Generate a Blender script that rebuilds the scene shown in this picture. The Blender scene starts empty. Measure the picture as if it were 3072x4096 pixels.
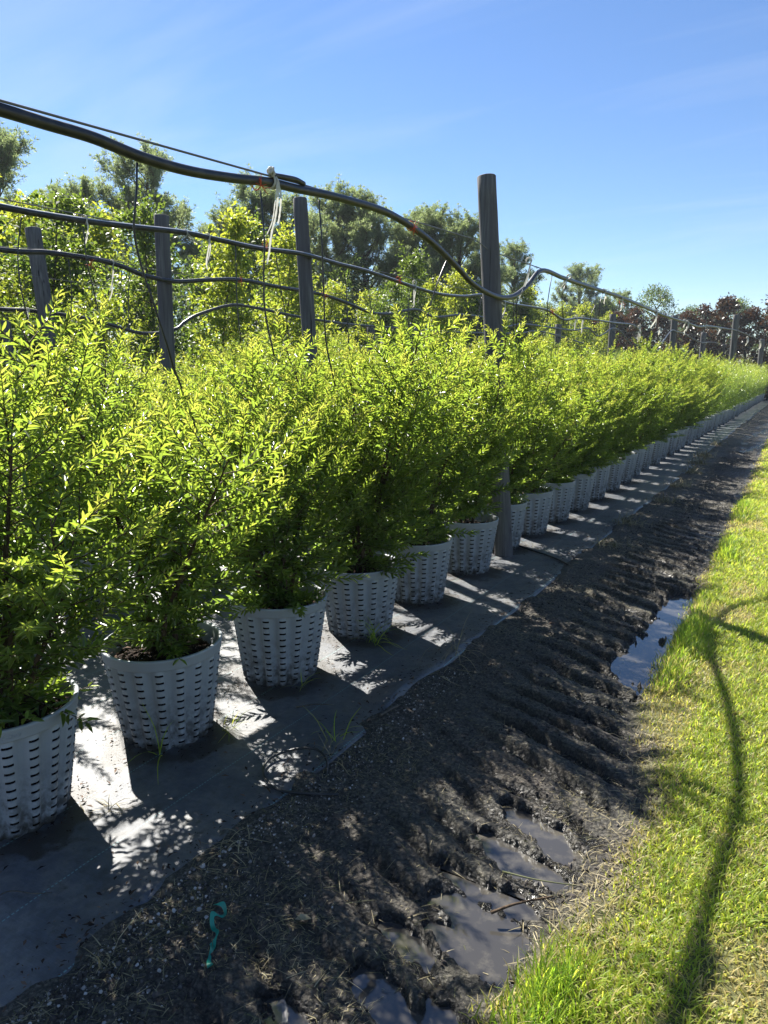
import bpy, math, random
import numpy as np
from mathutils import Vector
R = math.radians
S = bpy.context.scene
COL = S.collection
rng = np.random.default_rng(7)
random.seed(7)

# ------------------------------------------------------------------ camera
cd = bpy.data.cameras.new('camera')
cam = bpy.data.objects.new('camera', cd); COL.objects.link(cam)
cam.location = (2.2635, 0.0, 1.5494)
cam.rotation_euler = (R(90 - 10.935), 0, R(30.03))
cd.sensor_fit = 'VERTICAL'; cd.angle = 2*math.atan(2048/2889.3)
cd.clip_start = 0.05; cd.clip_end = 3000
S.camera = cam

# ------------------------------------------------------------------ light
SUN_AZ, SUN_EL = -62.5, 45.5           # degrees clockwise from +Y, elevation
w = bpy.data.worlds.new('World'); S.world = w; w.use_nodes = True
nt = w.node_tree; nt.nodes.clear()
out = nt.nodes.new('ShaderNodeOutputWorld'); bg = nt.nodes.new('ShaderNodeBackground')
sky = nt.nodes.new('ShaderNodeTexSky'); sky.sky_type = 'NISHITA'; sky.sun_disc = False
sky.sun_elevation = R(SUN_EL); sky.sun_rotation = R(SUN_AZ)
sky.air_density = 1.0; sky.dust_density = 0.04; sky.ozone_density = 4.0
# thin cirrus veil: stretched noise on the direction projected to a high plane
tc = nt.nodes.new('ShaderNodeTexCoord'); sep = nt.nodes.new('ShaderNodeSeparateXYZ')
nt.links.new(tc.outputs['Generated'], sep.inputs[0])
def wmath(op, a, b=None, clamp=False):
    n = nt.nodes.new('ShaderNodeMath'); n.operation = op; n.use_clamp = clamp
    for i, v in enumerate((a, b)):
        if v is None: continue
        if isinstance(v, (int, float)): n.inputs[i].default_value = v
        else: nt.links.new(v, n.inputs[i])
    return n.outputs[0]
zc = wmath('ADD', wmath('MAXIMUM', sep.outputs[2], 0.0), 0.12)
comb = nt.nodes.new('ShaderNodeCombineXYZ')
nt.links.new(wmath('DIVIDE', sep.outputs[0], zc), comb.inputs[0])
nt.links.new(wmath('DIVIDE', sep.outputs[1], zc), comb.inputs[1])
mp = nt.nodes.new('ShaderNodeMapping'); mp.inputs['Rotation'].default_value = (0, 0, R(35)); mp.inputs['Scale'].default_value = (0.45, 1.5, 1)
nt.links.new(comb.outputs[0], mp.inputs[0])
n1 = nt.nodes.new('ShaderNodeTexNoise'); n1.inputs['Scale'].default_value = 1.1; n1.inputs['Detail'].default_value = 7; n1.inputs['Roughness'].default_value = .55; n1.inputs['Distortion'].default_value = .6
nt.links.new(mp.outputs[0], n1.inputs['Vector'])
cr = nt.nodes.new('ShaderNodeValToRGB'); cr.color_ramp.elements[0].position = .47; cr.color_ramp.elements[1].position = .85
nt.links.new(n1.outputs['Fac'], cr.inputs[0])
mx = nt.nodes.new('ShaderNodeMixRGB'); mx.inputs[2].default_value = (6.0, 6.6, 7.4, 1)
nt.links.new(wmath('MULTIPLY', cr.outputs[0], 0.34), mx.inputs[0]); nt.links.new(sky.outputs[0], mx.inputs[1])
hs = nt.nodes.new('ShaderNodeHueSaturation'); hs.inputs['Saturation'].default_value = 1.10; hs.inputs['Hue'].default_value = .506; nt.links.new(mx.outputs[0], hs.inputs['Color']); nt.links.new(hs.outputs[0], bg.inputs[0]); bg.inputs[1].default_value = 0.053
nt.links.new(bg.outputs[0], out.inputs[0])

sd = bpy.data.lights.new('sun', 'SUN'); sd.energy = 4.8; sd.angle = R(0.53); sd.color = (1, .955, .87)
sun = bpy.data.objects.new('sun', sd); COL.objects.link(sun)
_d = Vector((-math.sin(R(SUN_AZ))*math.cos(R(SUN_EL)), -math.cos(R(SUN_AZ))*math.cos(R(SUN_EL)), -math.sin(R(SUN_EL))))
sun.rotation_euler = _d.to_track_quat('-Z', 'Y').to_euler(); sun.location = (-20, 10, 30)
S.view_settings.view_transform = 'Standard'; S.view_settings.look = 'None'
S.view_settings.exposure = 1.62; S.view_settings.gamma = 1.0; S.view_settings.use_curve_mapping = False
S.render.engine = 'CYCLES'
cy = S.cycles; cy.max_bounces = 7; cy.diffuse_bounces = 4; cy.glossy_bounces = 3; cy.transmission_bounces = 4; cy.transparent_max_bounces = 4
cy.caustics_reflective = False; cy.caustics_refractive = False; cy.sample_clamp_indirect = 6

# ------------------------------------------------------------------ helpers
def tag(o, label=None, cat=None, group=None, kind=None):
    if label: o['label'] = label
    if cat: o['category'] = cat
    if group: o['group'] = group
    if kind: o['kind'] = kind
    return o
def empty(name, loc=(0, 0, 0), rz=0.0):
    o = bpy.data.objects.new(name, None); COL.objects.link(o); o.location = loc; o.rotation_euler = (0, 0, rz); o.empty_display_size = .1
    return o
class MB:
    """collects vertices / faces / per-vertex values, then builds one mesh"""
    def __init__(s): s.V = []; s.F = []; s.M = []; s.A = []; s.n = 0
    def add(s, V, F, mi=0, a=0.0):
        V = np.asarray(V, float).reshape(-1, 3)
        for f in (F if isinstance(F, list) else [F]):
            f = np.asarray(f, int)
            if len(f) == 0: continue
            s.F.append(f + s.n); s.M.append(np.full(len(f), mi) if np.isscalar(mi) else np.asarray(mi))
        s.V.append(V); s.A.append(np.broadcast_to(np.asarray(a, float), (len(V),)).copy()); s.n += len(V)
    def mesh(s, name, mats, smooth=True):
        V = np.concatenate(s.V) if s.V else np.zeros((0, 3)); me = bpy.data.meshes.new(name)
        tot = np.concatenate([np.full(len(f), f.shape[1]) for f in s.F]); loops = np.concatenate([f.ravel() for f in s.F])
        st = np.concatenate([[0], np.cumsum(tot)[:-1]])
        me.vertices.add(len(V)); me.vertices.foreach_set('co', V.astype(np.float32).ravel())
        me.loops.add(len(loops)); me.loops.foreach_set('vertex_index', loops.astype(np.int32))
        me.polygons.add(len(tot)); me.polygons.foreach_set('loop_start', st.astype(np.int32)); me.polygons.foreach_set('loop_total', tot.astype(np.int32))
        me.polygons.foreach_set('material_index', np.concatenate(s.M).astype(np.int32))
        me.polygons.foreach_set('use_smooth', np.full(len(tot), smooth))
        at = me.attributes.new('tint', 'FLOAT', 'POINT'); at.data.foreach_set('value', np.concatenate(s.A).astype(np.float32))
        for m in (mats if isinstance(mats, (list, tuple)) else [mats]): me.materials.append(m)
        me.update(calc_edges=True); me.validate(); return me
    def build(s, name, mats, parent=None, smooth=True):
        o = bpy.data.objects.new(name, s.mesh(name, mats, smooth)); COL.objects.link(o)
        if parent is not None: o.parent = parent
        return o
def link(name, me, parent=None, loc=(0, 0, 0), rz=0, sc=1.0):
    o = bpy.data.objects.new(name, me); COL.objects.link(o)
    if parent is not None: o.parent = parent
    o.location = loc; o.rotation_euler = (0, 0, rz); o.scale = (sc,)*3 if np.isscalar(sc) else sc
    return o
KIDS = {}
def register(o):
    KIDS[o.name] = list(o.children)
    for c in o.children: register(c)

def unit(v): v = np.asarray(v, float); return v/(np.linalg.norm(v, axis=-1, keepdims=True) + 1e-12)
def catmull(P, n):
    P = np.asarray(P, float); Q = np.vstack([2*P[0]-P[1], P, 2*P[-1]-P[-2]]); o = []
    for i in range(1, len(Q)-2):
        a, b, c, d = Q[i-1:i+3]
        for t in np.linspace(0, 1, n, endpoint=False):
            o.append(.5*((2*b)+(-a+c)*t+(2*a-5*b+4*c-d)*t*t+(-a+3*b-3*c+d)*t**3))
    o.append(P[-1]); return np.array(o)
def tube(P, r, k=8, caps=True, a=0.0):
    P = np.asarray(P, float); n = len(P); r = np.broadcast_to(np.asarray(r, float), (n,))
    T = unit(np.gradient(P, axis=0)); ref = np.array([0, 0, 1.]) if abs(T[0][2]) < .9 else np.array([1., 0, 0])
    U = np.zeros((n, 3)); U[0] = unit(np.cross(T[0], ref))
    for i in range(1, n): U[i] = unit(U[i-1] - T[i]*np.dot(U[i-1], T[i]))
    W = np.cross(T, U); th = np.linspace(0, 2*math.pi, k, endpoint=False)
    V = P[:, None] + r[:, None, None]*(np.cos(th)[None, :, None]*U[:, None] + np.sin(th)[None, :, None]*W[:, None]); V = V.reshape(-1, 3)
    i = np.arange(n-1)[:, None]*k; j = np.arange(k)[None]; j2 = (j+1) % k
    F = [np.stack([i+j, i+j2, i+k+j2, i+k+j], -1).reshape(-1, 4)]
    if caps:
        V = np.vstack([V, P[0], P[-1]]); jj = np.arange(k); b = (n-1)*k
        F.append(np.stack([np.full(k, n*k), (jj+1) % k, jj], -1)); F.append(np.stack([np.full(k, n*k+1), b+jj, b+(jj+1) % k], -1))
    return V, F
def ribbon(P, wd, side):
    P = np.asarray(P, float); side = np.broadcast_to(unit(side), P.shape); wd = np.broadcast_to(np.asarray(wd, float), (len(P),))[:, None]
    V = np.concatenate([P-side*wd/2, P+side*wd/2]); n = len(P); i = np.arange(n-1)
    return V, [np.stack([i, n+i, n+i+1, i+1], -1)]
def torus(c, ax, Rr, r, k=18, m=6):
    ax = unit(ax); ref = np.array([0, 0, 1.]) if abs(ax[2]) < .9 else np.array([1., 0, 0]); u = unit(np.cross(ax, ref)); v = np.cross(ax, u)
    th = np.linspace(0, 2*math.pi, k, endpoint=False); ph = np.linspace(0, 2*math.pi, m, endpoint=False)
    C = np.asarray(c) + Rr*(np.cos(th)[:, None]*u + np.sin(th)[:, None]*v); d = np.cos(th)[:, None]*u + np.sin(th)[:, None]*v
    V = C[:, None] + r*(np.cos(ph)[None, :, None]*d[:, None] + np.sin(ph)[None, :, None]*ax); a = np.arange(k)[:, None]; b = np.arange(m)[None]
    F = np.stack([a*m+b, ((a+1) % k)*m+b, ((a+1) % k)*m+(b+1) % m, a*m+(b+1) % m], -1).reshape(-1, 4)
    return V.reshape(-1, 3), [F]
# leaf templates: (x across, y along, z up)
LANCE = (np.array([(0, 0, 0), (.5, .34, .12), (0, .36, -.05), (-.5, .34, .12), (.42, .68, .05), (0, .70, -.08), (-.42, .68, .05), (0, 1, -.10)]),
         [np.array([(0, 1, 2), (0, 2, 3), (4, 7, 5), (5, 7, 6)]), np.array([(2, 1, 4, 5), (3, 2, 5, 6)])])
DIAM = (np.array([(0, 0, 0), (.5, .5, .10), (0, 1, -.06), (-.5, .5, .10)]), [np.array([(0, 1, 2, 3)])])
BLADE = (np.array([(-.5, 0, 0), (.5, 0, 0), (-.42, .4, .0), (.42, .4, .0), (-.26, .75, -.10), (.26, .75, -.10), (0, 1.0, -.26)]),
         [np.array([(0, 1, 3, 2), (2, 3, 5, 4)]), np.array([(4, 5, 6)])])
def leaves(mb, tpl, P, Dr, N, L, W, tint, zs=None, mi=0):
    """many copies of a leaf template in one go; P points, Dr leaf axis, N leaf normal"""
    P = np.asarray(P, float); n = len(P)
    if n == 0: return
    Dr = unit(Dr); X = unit(np.cross(Dr, N)); Z = np.cross(X, Dr); T = tpl[0]; k = len(T)
    L = np.broadcast_to(np.asarray(L, float), (n,))[:, None, None]; W = np.broadcast_to(np.asarray(W, float), (n,))[:, None, None]
    zs = L if zs is None else zs
    V = P[:, None] + X[:, None]*T[None, :, :1]*W + Dr[:, None]*T[None, :, 1:2]*L + Z[:, None]*T[None, :, 2:3]*zs
    off = (np.arange(n)*k)[:, None, None]; F = [(f[None]+off).reshape(-1, f.shape[1]) for f in tpl[1]]
    mb.add(V.reshape(-1, 3), F, mi, np.repeat(np.broadcast_to(np.asarray(tint, float), (n,)), k))
def rnd(n, s=1.0): return rng.normal(0, s, (n, 3))
# numpy value noise
_T = np.random.default_rng(3).random((256, 256))
def vnoise(x, y):
    xi = np.floor(x).astype(int); yi = np.floor(y).astype(int); fx = x-xi; fy = y-yi; fx = fx*fx*(3-2*fx); fy = fy*fy*(3-2*fy)
    g = lambda a, b: _T[a & 255, b & 255]
    return (g(xi, yi)*(1-fx)+g(xi+1, yi)*fx)*(1-fy) + (g(xi, yi+1)*(1-fx)+g(xi+1, yi+1)*fx)*fy
def fbm(x, y, o=4):
    s = 0; a = .5
    for i in range(o): s = s + a*vnoise(x*2**i+17.3*i, y*2**i+9.1*i); a *= .5
    return s
def sstep(a, b, x): t = np.clip((x-a)/(b-a), 0, 1); return t*t*(3-2*t)

# ------------------------------------------------------------------ materials
def mat(name):
    m = bpy.data.materials.new(name); m.use_nodes = True; n = m.node_tree; n.nodes.clear()
    o = n.nodes.new('ShaderNodeOutputMaterial'); return m, n, o
class NB:
    """tiny node builder"""
    def __init__(s, n): s.n = n
    def new(s, t, **kw):
        x = s.n.nodes.new('ShaderNode'+t)
        for k, v in kw.items(): setattr(x, k, v)
        return x
    def set(s, sock, v):
        if hasattr(v, 'is_output') or isinstance(v, bpy.types.NodeSocket): s.n.links.new(v, sock)
        elif isinstance(v, tuple) and len(v) == 3 and sock.type == 'RGBA': sock.default_value = (*v, 1)
        else: sock.default_value = v
    def math(s, op, a, b=0.0, clamp=False):
        x = s.new('Math', operation=op, use_clamp=clamp); s.set(x.inputs[0], a); s.set(x.inputs[1], b); return x.outputs[0]
    def noise(s, vec, scale, detail=4, rough=.55, dist=0.0):
        x = s.new('TexNoise'); s.set(x.inputs['Vector'], vec); x.inputs['Scale'].default_value = scale; x.inputs['Detail'].default_value = detail; x.inputs['Roughness'].default_value = rough; x.inputs['Distortion'].default_value = dist; return x.outputs['Fac']
    def ramp(s, f, stops):
        x = s.new('ValToRGB'); s.set(x.inputs[0], f); e = x.color_ramp.elements
        while len(e) < len(stops): e.new(.5)
        for el, (p, c) in zip(e, stops): el.position = p; el.color = (*c, 1) if isinstance(c, tuple) else (c, c, c, 1)
        return x.outputs[0]
    def mix(s, f, a, b, mode='MIX'):
        x = s.new('MixRGB', blend_type=mode); s.set(x.inputs[0], f); s.set(x.inputs[1], a); s.set(x.inputs[2], b); return x.outputs[0]
    def mixvec(s, v, f):
        x = s.new('VectorMath', operation='ADD'); s.set(x.inputs[0], v); s.set(x.inputs[1], s.math('MULTIPLY', f, .03)); return x.outputs[0]
    def obj(s): return s.new('TexCoord').outputs['Object']
    def mapped(s, v, sc, rot=(0, 0, 0), loc=(0, 0, 0)):
        x = s.new('Mapping'); s.set(x.inputs[0], v); x.inputs['Scale'].default_value = sc; x.inputs['Rotation'].default_value = rot; x.inputs['Location'].default_value = loc; return x.outputs[0]
    def attr(s, nm='tint'): return s.new('Attribute', attribute_name=nm).outputs['Fac']
    def bump(s, h, strength=.5, dist=.01):
        x = s.new('Bump'); s.set(x.inputs['Height'], h); x.inputs['Strength'].default_value = strength; x.inputs['Distance'].default_value = dist; return x.outputs[0]
    def bsdf(s, col, rough=.5, spec=.5, normal=None, metal=0.0):
        x = s.new('BsdfPrincipled'); s.set(x.inputs['Base Color'], col); s.set(x.inputs['Roughness'], rough); s.set(x.inputs['Specular IOR Level'], spec); x.inputs['Metallic'].default_value = metal
        if normal is not None: s.n.links.new(normal, x.inputs['Normal'])
        return x
    def trans(s, col):
        x = s.new('BsdfTranslucent'); s.set(x.inputs[0], col); return x
    def mixs(s, f, a, b):
        x = s.new('MixShader'); s.set(x.inputs[0], f); s.n.links.new(a.outputs[0], x.inputs[1]); s.n.links.new(b.outputs[0], x.inputs[2]); return x
    def done(s, o, sh): s.n.links.new(sh.outputs[0], o.inputs[0])

def leaf_mat(name, stops, tstops, rough=.35, spec=.5, tf=.45, back=None):
    m, n, o = mat(name); b = NB(n); t = b.attr(); c = b.ramp(t, stops)
    if back is not None: c = b.mix(b.new('NewGeometry').outputs['Backfacing'], c, back)
    p = b.bsdf(c, rough, spec); b.done(o, b.mixs(tf, p, b.trans(b.ramp(t, tstops)))); return m
M = {}
M['leaf'] = leaf_mat('shrub_leaf', [(0, (.058, .092, .030)), (.5, (.10, .145, .036)), (1, (.25, .27, .065))],
                     [(0, (.26, .40, .05)), (.5, (.40, .53, .05)), (1, (.66, .66, .10))], .28, .7, .54)
M['young'] = leaf_mat('young_tree_leaf', [(0, (.04, .085, .012)), (1, (.12, .18, .022))], [(0, (.22, .38, .03)), (1, (.62, .64, .06))], .5, .3, .50)
M['younger'] = leaf_mat('young_tree_dark_leaf', [(0, (.022, .045, .012)), (1, (.06, .10, .022))], [(0, (.09, .19, .02)), (1, (.30, .40, .05))], .45, .35, .42)
M['pine'] = leaf_mat('pine_needle', [(0, (.08, .115, .06)), (1, (.20, .235, .12))], [(0, (.20, .29, .10)), (1, (.48, .55, .22))], .5, .3, .5)
M['dark'] = leaf_mat('broad_tree_leaf', [(0, (.045, .075, .03)), (1, (.12, .15, .06))], [(0, (.11, .19, .035)), (1, (.30, .38, .08))], .45, .4, .4)
M['magnolia'] = leaf_mat('magnolia_leaf', [(0, (.025, .035, .018)), (1, (.055, .06, .03))], [(0, (.09, .04, .016)), (1, (.16, .07, .025))], .28, .6, .25, (.12, .05, .028))
M['palm'] = leaf_mat('palm_leaf', [(0, (.06, .10, .03)), (1, (.20, .22, .08))], [(0, (.08, .16, .02)), (1, (.22, .26, .06))], .4, .4, .3)
M['grass'] = leaf_mat('grass_blade', [(0, (.09, .17, .022)), (.55, (.27, .33, .045)), (.8, (.42, .39, .12)), (1, (.46, .36, .19))],
                      [(0, (.34, .60, .04)), (.55, (.74, .78, .08)), (.8, (.74, .66, .16)), (1, (.56, .44, .2))], .45, .35, .5)
M['straw'] = leaf_mat('dry_straw', [(0, (.09, .10, .04)), (.5, (.24, .20, .11)), (1, (.42, .36, .22))], [(0, (.06, .08, .02)), (1, (.25, .20, .1))], .6, .3, .2)

def bark(name, c0, c1, sc=(9, 9, 1.6)):
    m, n, o = mat(name); b = NB(n); v = b.mapped(b.obj(), sc); f = b.noise(v, 3.0, 6, .65)
    b.done(o, b.bsdf(b.ramp(f, [(.3, c0), (.72, c1)]), .85, .2, b.bump(f, .6, .02))); return m
M['stem'] = bark('shrub_bark', (.035, .024, .016), (.14, .095, .06), (30, 30, 6))
M['pinebark'] = bark('pine_bark', (.035, .025, .02), (.13, .09, .07))
M['treebark'] = bark('tree_bark', (.04, .035, .028), (.14, .12, .10))

def wood():
    m, n, o = mat('weathered_post_wood'); b = NB(n); v = b.obj(); oi = b.new('ObjectInfo').outputs['Random']
    off = b.new('VectorMath', operation='ADD'); b.set(off.inputs[0], v); cb = b.new('CombineXYZ'); b.set(cb.inputs[2], b.math('MULTIPLY', oi, 40.0)); b.set(off.inputs[1], cb.outputs[0]); v = off.outputs[0]
    g = b.noise(b.mapped(v, (22, 22, 1.1)), 2.0, 7, .65, .3); big = b.noise(b.mapped(v, (9, 9, .8)), 1.0, 4, .5)
    crack = b.noise(b.mapped(v, (34, 34, .55)), 1.3, 3, .5, .25)
    c = b.ramp(g, [(.25, (.05, .047, .046)), (.5, (.115, .112, .108)), (.75, (.21, .205, .195))])
    c = b.mix(b.ramp(big, [(.42, 0.0), (.62, .75)]), c, (.085, .08, .088)); ck = b.ramp(crack, [(.30, 1.0), (.36, 0.0)])
    c = b.mix(ck, c, (.015, .013, .012)); h = b.math('SUBTRACT', b.math('MULTIPLY', g, .6), ck)
    b.done(o, b.bsdf(c, .85, .25, b.bump(h, .7, .006))); return m
M['wood'] = wood()
def plastic(name, col, rough=.35, spec=.5, nz=.15):
    m, n, o = mat(name); b = NB(n); f = b.noise(b.obj(), 14, 5, .6); c = b.mix(b.math('MULTIPLY', b.ramp(f, [(.45, 0.0), (.7, 1.0)]), nz), col, (.16, .145, .12))
    b.done(o, b.bsdf(c, b.math('ADD', b.math('MULTIPLY', f, .25), rough-.1), spec)); return m
M['pipe'] = plastic('black_poly_pipe', (.014, .014, .016), .36, .5, .22)
M['stripe'] = plastic('pipe_stripe', (.42, .44, .46), .4)
M['tube'] = plastic('drip_tube', (.010, .010, .012), .35)
M['wire'] = plastic('galvanised_wire', (.10, .105, .11), .5, .6, .5)
M['strap'] = leaf_mat('woven_strap', [(0, (.45, .44, .38)), (1, (.72, .71, .65))], [(0, (.5, .48, .4)), (1, (.7, .68, .6))], .6, .3, .35)
M['twine'] = plastic('orange_twine', (.62, .10, .045), .7, .2, .05)
M['ribbon'] = leaf_mat('green_flagging', [(0, (.01, .20, .15)), (1, (.02, .34, .25))], [(0, (.01, .3, .2)), (1, (.03, .45, .3))], .3, .5, .35)

def potmat():
    m, n, o = mat('grey_pot_plastic'); b = NB(n); v = b.obj(); sx = b.new('SeparateXYZ'); b.set(sx.inputs[0], v); z = sx.outputs[2]
    oi = b.new('ObjectInfo').outputs['Random']; ad = b.new('VectorMath', operation='ADD'); b.set(ad.inputs[0], v); b.set(ad.inputs[1], b.math('MULTIPLY', oi, 30.0)); v = ad.outputs[0]
    f = b.noise(v, 3.0, 6, .6); f2 = b.noise(v, 22, 5, .65); f3 = b.noise(b.mapped(v, (24, 24, 4)), 1.5, 4, .6)
    c = b.mix(b.ramp(f, [(.35, 0.0), (.7, .55)]), (.30, .325, .355), (.245, .262, .28))
    c = b.mix(b.ramp(f3, [(.52, 0.0), (.75, .35)]), c, (.27, .255, .225))
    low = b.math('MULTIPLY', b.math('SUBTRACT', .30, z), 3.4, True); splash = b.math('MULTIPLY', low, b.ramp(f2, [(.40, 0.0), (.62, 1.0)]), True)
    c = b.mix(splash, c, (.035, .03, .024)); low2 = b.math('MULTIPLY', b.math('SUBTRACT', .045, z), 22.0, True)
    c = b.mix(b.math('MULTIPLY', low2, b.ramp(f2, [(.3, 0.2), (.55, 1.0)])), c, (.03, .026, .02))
    b.done(o, b.bsdf(c, b.math('ADD', .36, b.math('MULTIPLY', f2, .3)), .45, b.bump(f2, .12, .003))); return m
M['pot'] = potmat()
def soilmat():
    m, n, o = mat('potting_bark'); b = NB(n); v = b.obj(); vo = b.new('TexVoronoi'); b.set(vo.inputs['Vector'], b.mapped(v, (1, 2, 1))); vo.inputs['Scale'].default_value = 70
    f = b.noise(v, 60, 5, .7); c = b.mix(f, b.ramp(vo.outputs['Color'], [(0, (.012, .008, .006)), (.75, (.035, .02, .014)), (1, (.09, .055, .035))]), (.02, .012, .009), 'MIX')
    b.done(o, b.bsdf(c, .9, .2, b.bump(vo.outputs['Distance'], 1.0, .015))); return m
M['soil'] = soilmat()
M['chip'] = leaf_mat('bark_chip', [(0, (.02, .012, .009)), (.6, (.06, .035, .022)), (1, (.20, .13, .09))], [(0, (.02, .01, .008)), (1, (.05, .03, .02))], .85, .2, .05)

def groundmat():
    m, n, o = mat('ground_soil'); b = NB(n); v = b.obj(); wet = b.attr('wet'); lawn = b.attr('lawn'); grav = b.attr('gravel')
    f = b.noise(v, 2.2, 6, .6); f2 = b.noise(v, 26, 6, .7); f3 = b.noise(v, 120, 4, .7); f4 = b.noise(v, 7, 5, .6)
    vo = b.new('TexVoronoi'); b.set(vo.inputs['Vector'], b.mixvec(v, f2)); vo.inputs['Scale'].default_value = 62; v2 = b.new('TexVoronoi'); b.set(v2.inputs['Vector'], v); v2.inputs['Scale'].default_value = 170
    c = b.mix(f2, (.036, .029, .023), (.135, .110, .086)); c = b.mix(b.ramp(f, [(.40, 0.0), (.62, .8)]), c, b.mix(f2, (.050, .049, .033), (.185, .172, .122)))
    c = b.mix(b.ramp(f4, [(.52, 0.0), (.70, .7)]), c, b.mix(f3, (.03, .026, .022), (.125, .108, .092))); c = b.mix(b.math('MULTIPLY', b.ramp(f3, [(.58, 0.0), (.66, .8)]), grav), c, (.32, .29, .27))
    c = b.mix(b.math('MULTIPLY', b.ramp(f3, [(.62, 0.0), (.7, .35)]), 1.0), c, (.2, .17, .14))
    c = b.mix(.75, c, b.mix(b.ramp(vo.outputs['Distance'], [(.15, 0.0), (.62, 1.0)]), c, (.004, .0035, .003)), 'MIX'); c = b.mix(b.ramp(v2.outputs['Color'], [(.55, 0.0), (.95, .55)]), c, (.16, .145, .115))  # black gaps between crumbs: relief shade put into the colour; then pale random grains
    c = b.mix(lawn, c, b.mix(f2, (.06, .07, .02), (.20, .19, .07))); c = b.mix(b.math('MULTIPLY', wet, .75), c, (.010, .009, .008))
    ro = b.math('SUBTRACT', b.math('ADD', .78, b.math('MULTIPLY', f2, .15)), b.math('MULTIPLY', wet, .60))
    h = b.math('SUBTRACT', b.math('ADD', b.math('MULTIPLY', f2, .6), b.math('MULTIPLY', f3, .4)), b.math('MULTIPLY', vo.outputs['Distance'], .55))
    b.done(o, b.bsdf(c, ro, .45, b.bump(h, 1.0, .02))); return m
M['ground'] = groundmat()
def fabricmat():
    m, n, o = mat('woven_weed_mat'); b = NB(n); v = b.obj(); sx = b.new('SeparateXYZ'); b.set(sx.inputs[0], v); x, y = sx.outputs[0], sx.outputs[1]
    f = b.noise(v, 1.3, 6, .6); f2 = b.noise(v, 9, 6, .65); f3 = b.noise(b.mapped(v, (2.0, 60, 1), (0, 0, .08)), 3, 4, .6); f4 = b.noise(v, 40, 4, .7)
    wv = b.math('MULTIPLY', b.math('SINE', b.math('MULTIPLY', x, 1600.0)), b.math('SINE', b.math('MULTIPLY', y, 1100.0)))
    c = b.mix(f3, (.019, .026, .040), (.060, .071, .092)); c = b.mix(b.ramp(f, [(.42, 0.0), (.66, .6)]), c, (.125, .127, .13))
    dust = b.math('MULTIPLY', b.ramp(f2, [(.45, 0.0), (.66, 1.0)]), b.ramp(f, [(.38, .15), (.6, .8)])); c = b.mix(dust, c, (.16, .15, .13))
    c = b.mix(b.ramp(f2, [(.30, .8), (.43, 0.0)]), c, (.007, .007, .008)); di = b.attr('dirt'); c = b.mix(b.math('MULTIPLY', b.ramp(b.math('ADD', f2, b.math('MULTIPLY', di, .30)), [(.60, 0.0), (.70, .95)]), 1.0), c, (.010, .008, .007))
    c = b.mix(1.0, c, b.ramp(f4, [(.30, .62), (.70, 1.35)]), 'MULTIPLY')
    # stitched marker lines every 0.42 m along the strip
    px = b.math('ABSOLUTE', b.math('SUBTRACT', b.math('FRACT', b.math('MULTIPLY', b.math('ADD', x, b.math('MULTIPLY', f, .012)), 1/.31)), .3387))
    ln = b.math('LESS_THAN', px, .0075); ds = b.math('GREATER_THAN', b.math('FRACT', b.math('MULTIPLY', y, 70.0)), .40)
    c = b.mix(b.math('MULTIPLY', b.math('MULTIPLY', ln, ds), .55), c, (.14, .36, .36))
    h = b.math('ADD', b.math('MULTIPLY', wv, .15), b.math('ADD', f4, b.math('MULTIPLY', f3, .5)))
    b.done(o, b.bsdf(c, b.math('ADD', .42, b.math('MULTIPLY', f4, .16)), .85, b.bump(h, .42, .005))); return m
M['fabric'] = fabricmat()
def watermat():
    m, n, o = mat('puddle_water'); b = NB(n); v = b.obj(); f = b.noise(v, 9, 3, .5); f2 = b.noise(v, 16, 5, .65)
    c = b.mix(b.ramp(f2, [(.5, 0.0), (.7, .6)]), (.045, .042, .038), (.12, .108, .085)); b.done(o, b.bsdf(c, b.ramp(f2, [(.45, .03), (.72, .22)]), .72, b.bump(f, .04, .01))); return m
M['water'] = watermat()
def stonemat():
    m, n, o = mat('pebble_stone'); b = NB(n); t = b.attr(); b.done(o, b.bsdf(b.ramp(t, [(0, (.014, .012, .010)), (.55, (.055, .047, .042)), (.7, (.20, .185, .175)), (1, (.48, .46, .44))]), .85, .25)); return m
M['stone'] = stonemat()

# ------------------------------------------------------------------ ground: one sheet to the horizon
def mat_edge(y): return .738 + .05*(vnoise(y*1.3, y*0+4.5)-.5) + .022*(vnoise(y*5, y*0+9.5)-.5) - .05*np.exp(-((y-3.05)/.25)**2) - .06*sstep(12, 25, y)
_gy = [-5, 0, 1.4, 1.8, 2.2, 2.6, 3.0, 3.5, 4.0, 4.5, 5.2, 6.5, 8, 10, 14, 20, 60]
_gx = [1.7, 1.72, 1.755, 1.83, 1.92, 1.93, 1.82, 1.735, 1.74, 1.75, 1.735, 1.76, 1.74, 1.72, 1.66, 1.62, 1.58]
def grass_edge(y): return np.interp(y, _gy, _gx) - .02 + .07*(vnoise(y*2.7, y*0+1.5)-.5) + .03*(vnoise(y*9, y*0+6.5)-.5)
WL = -.054
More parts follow.
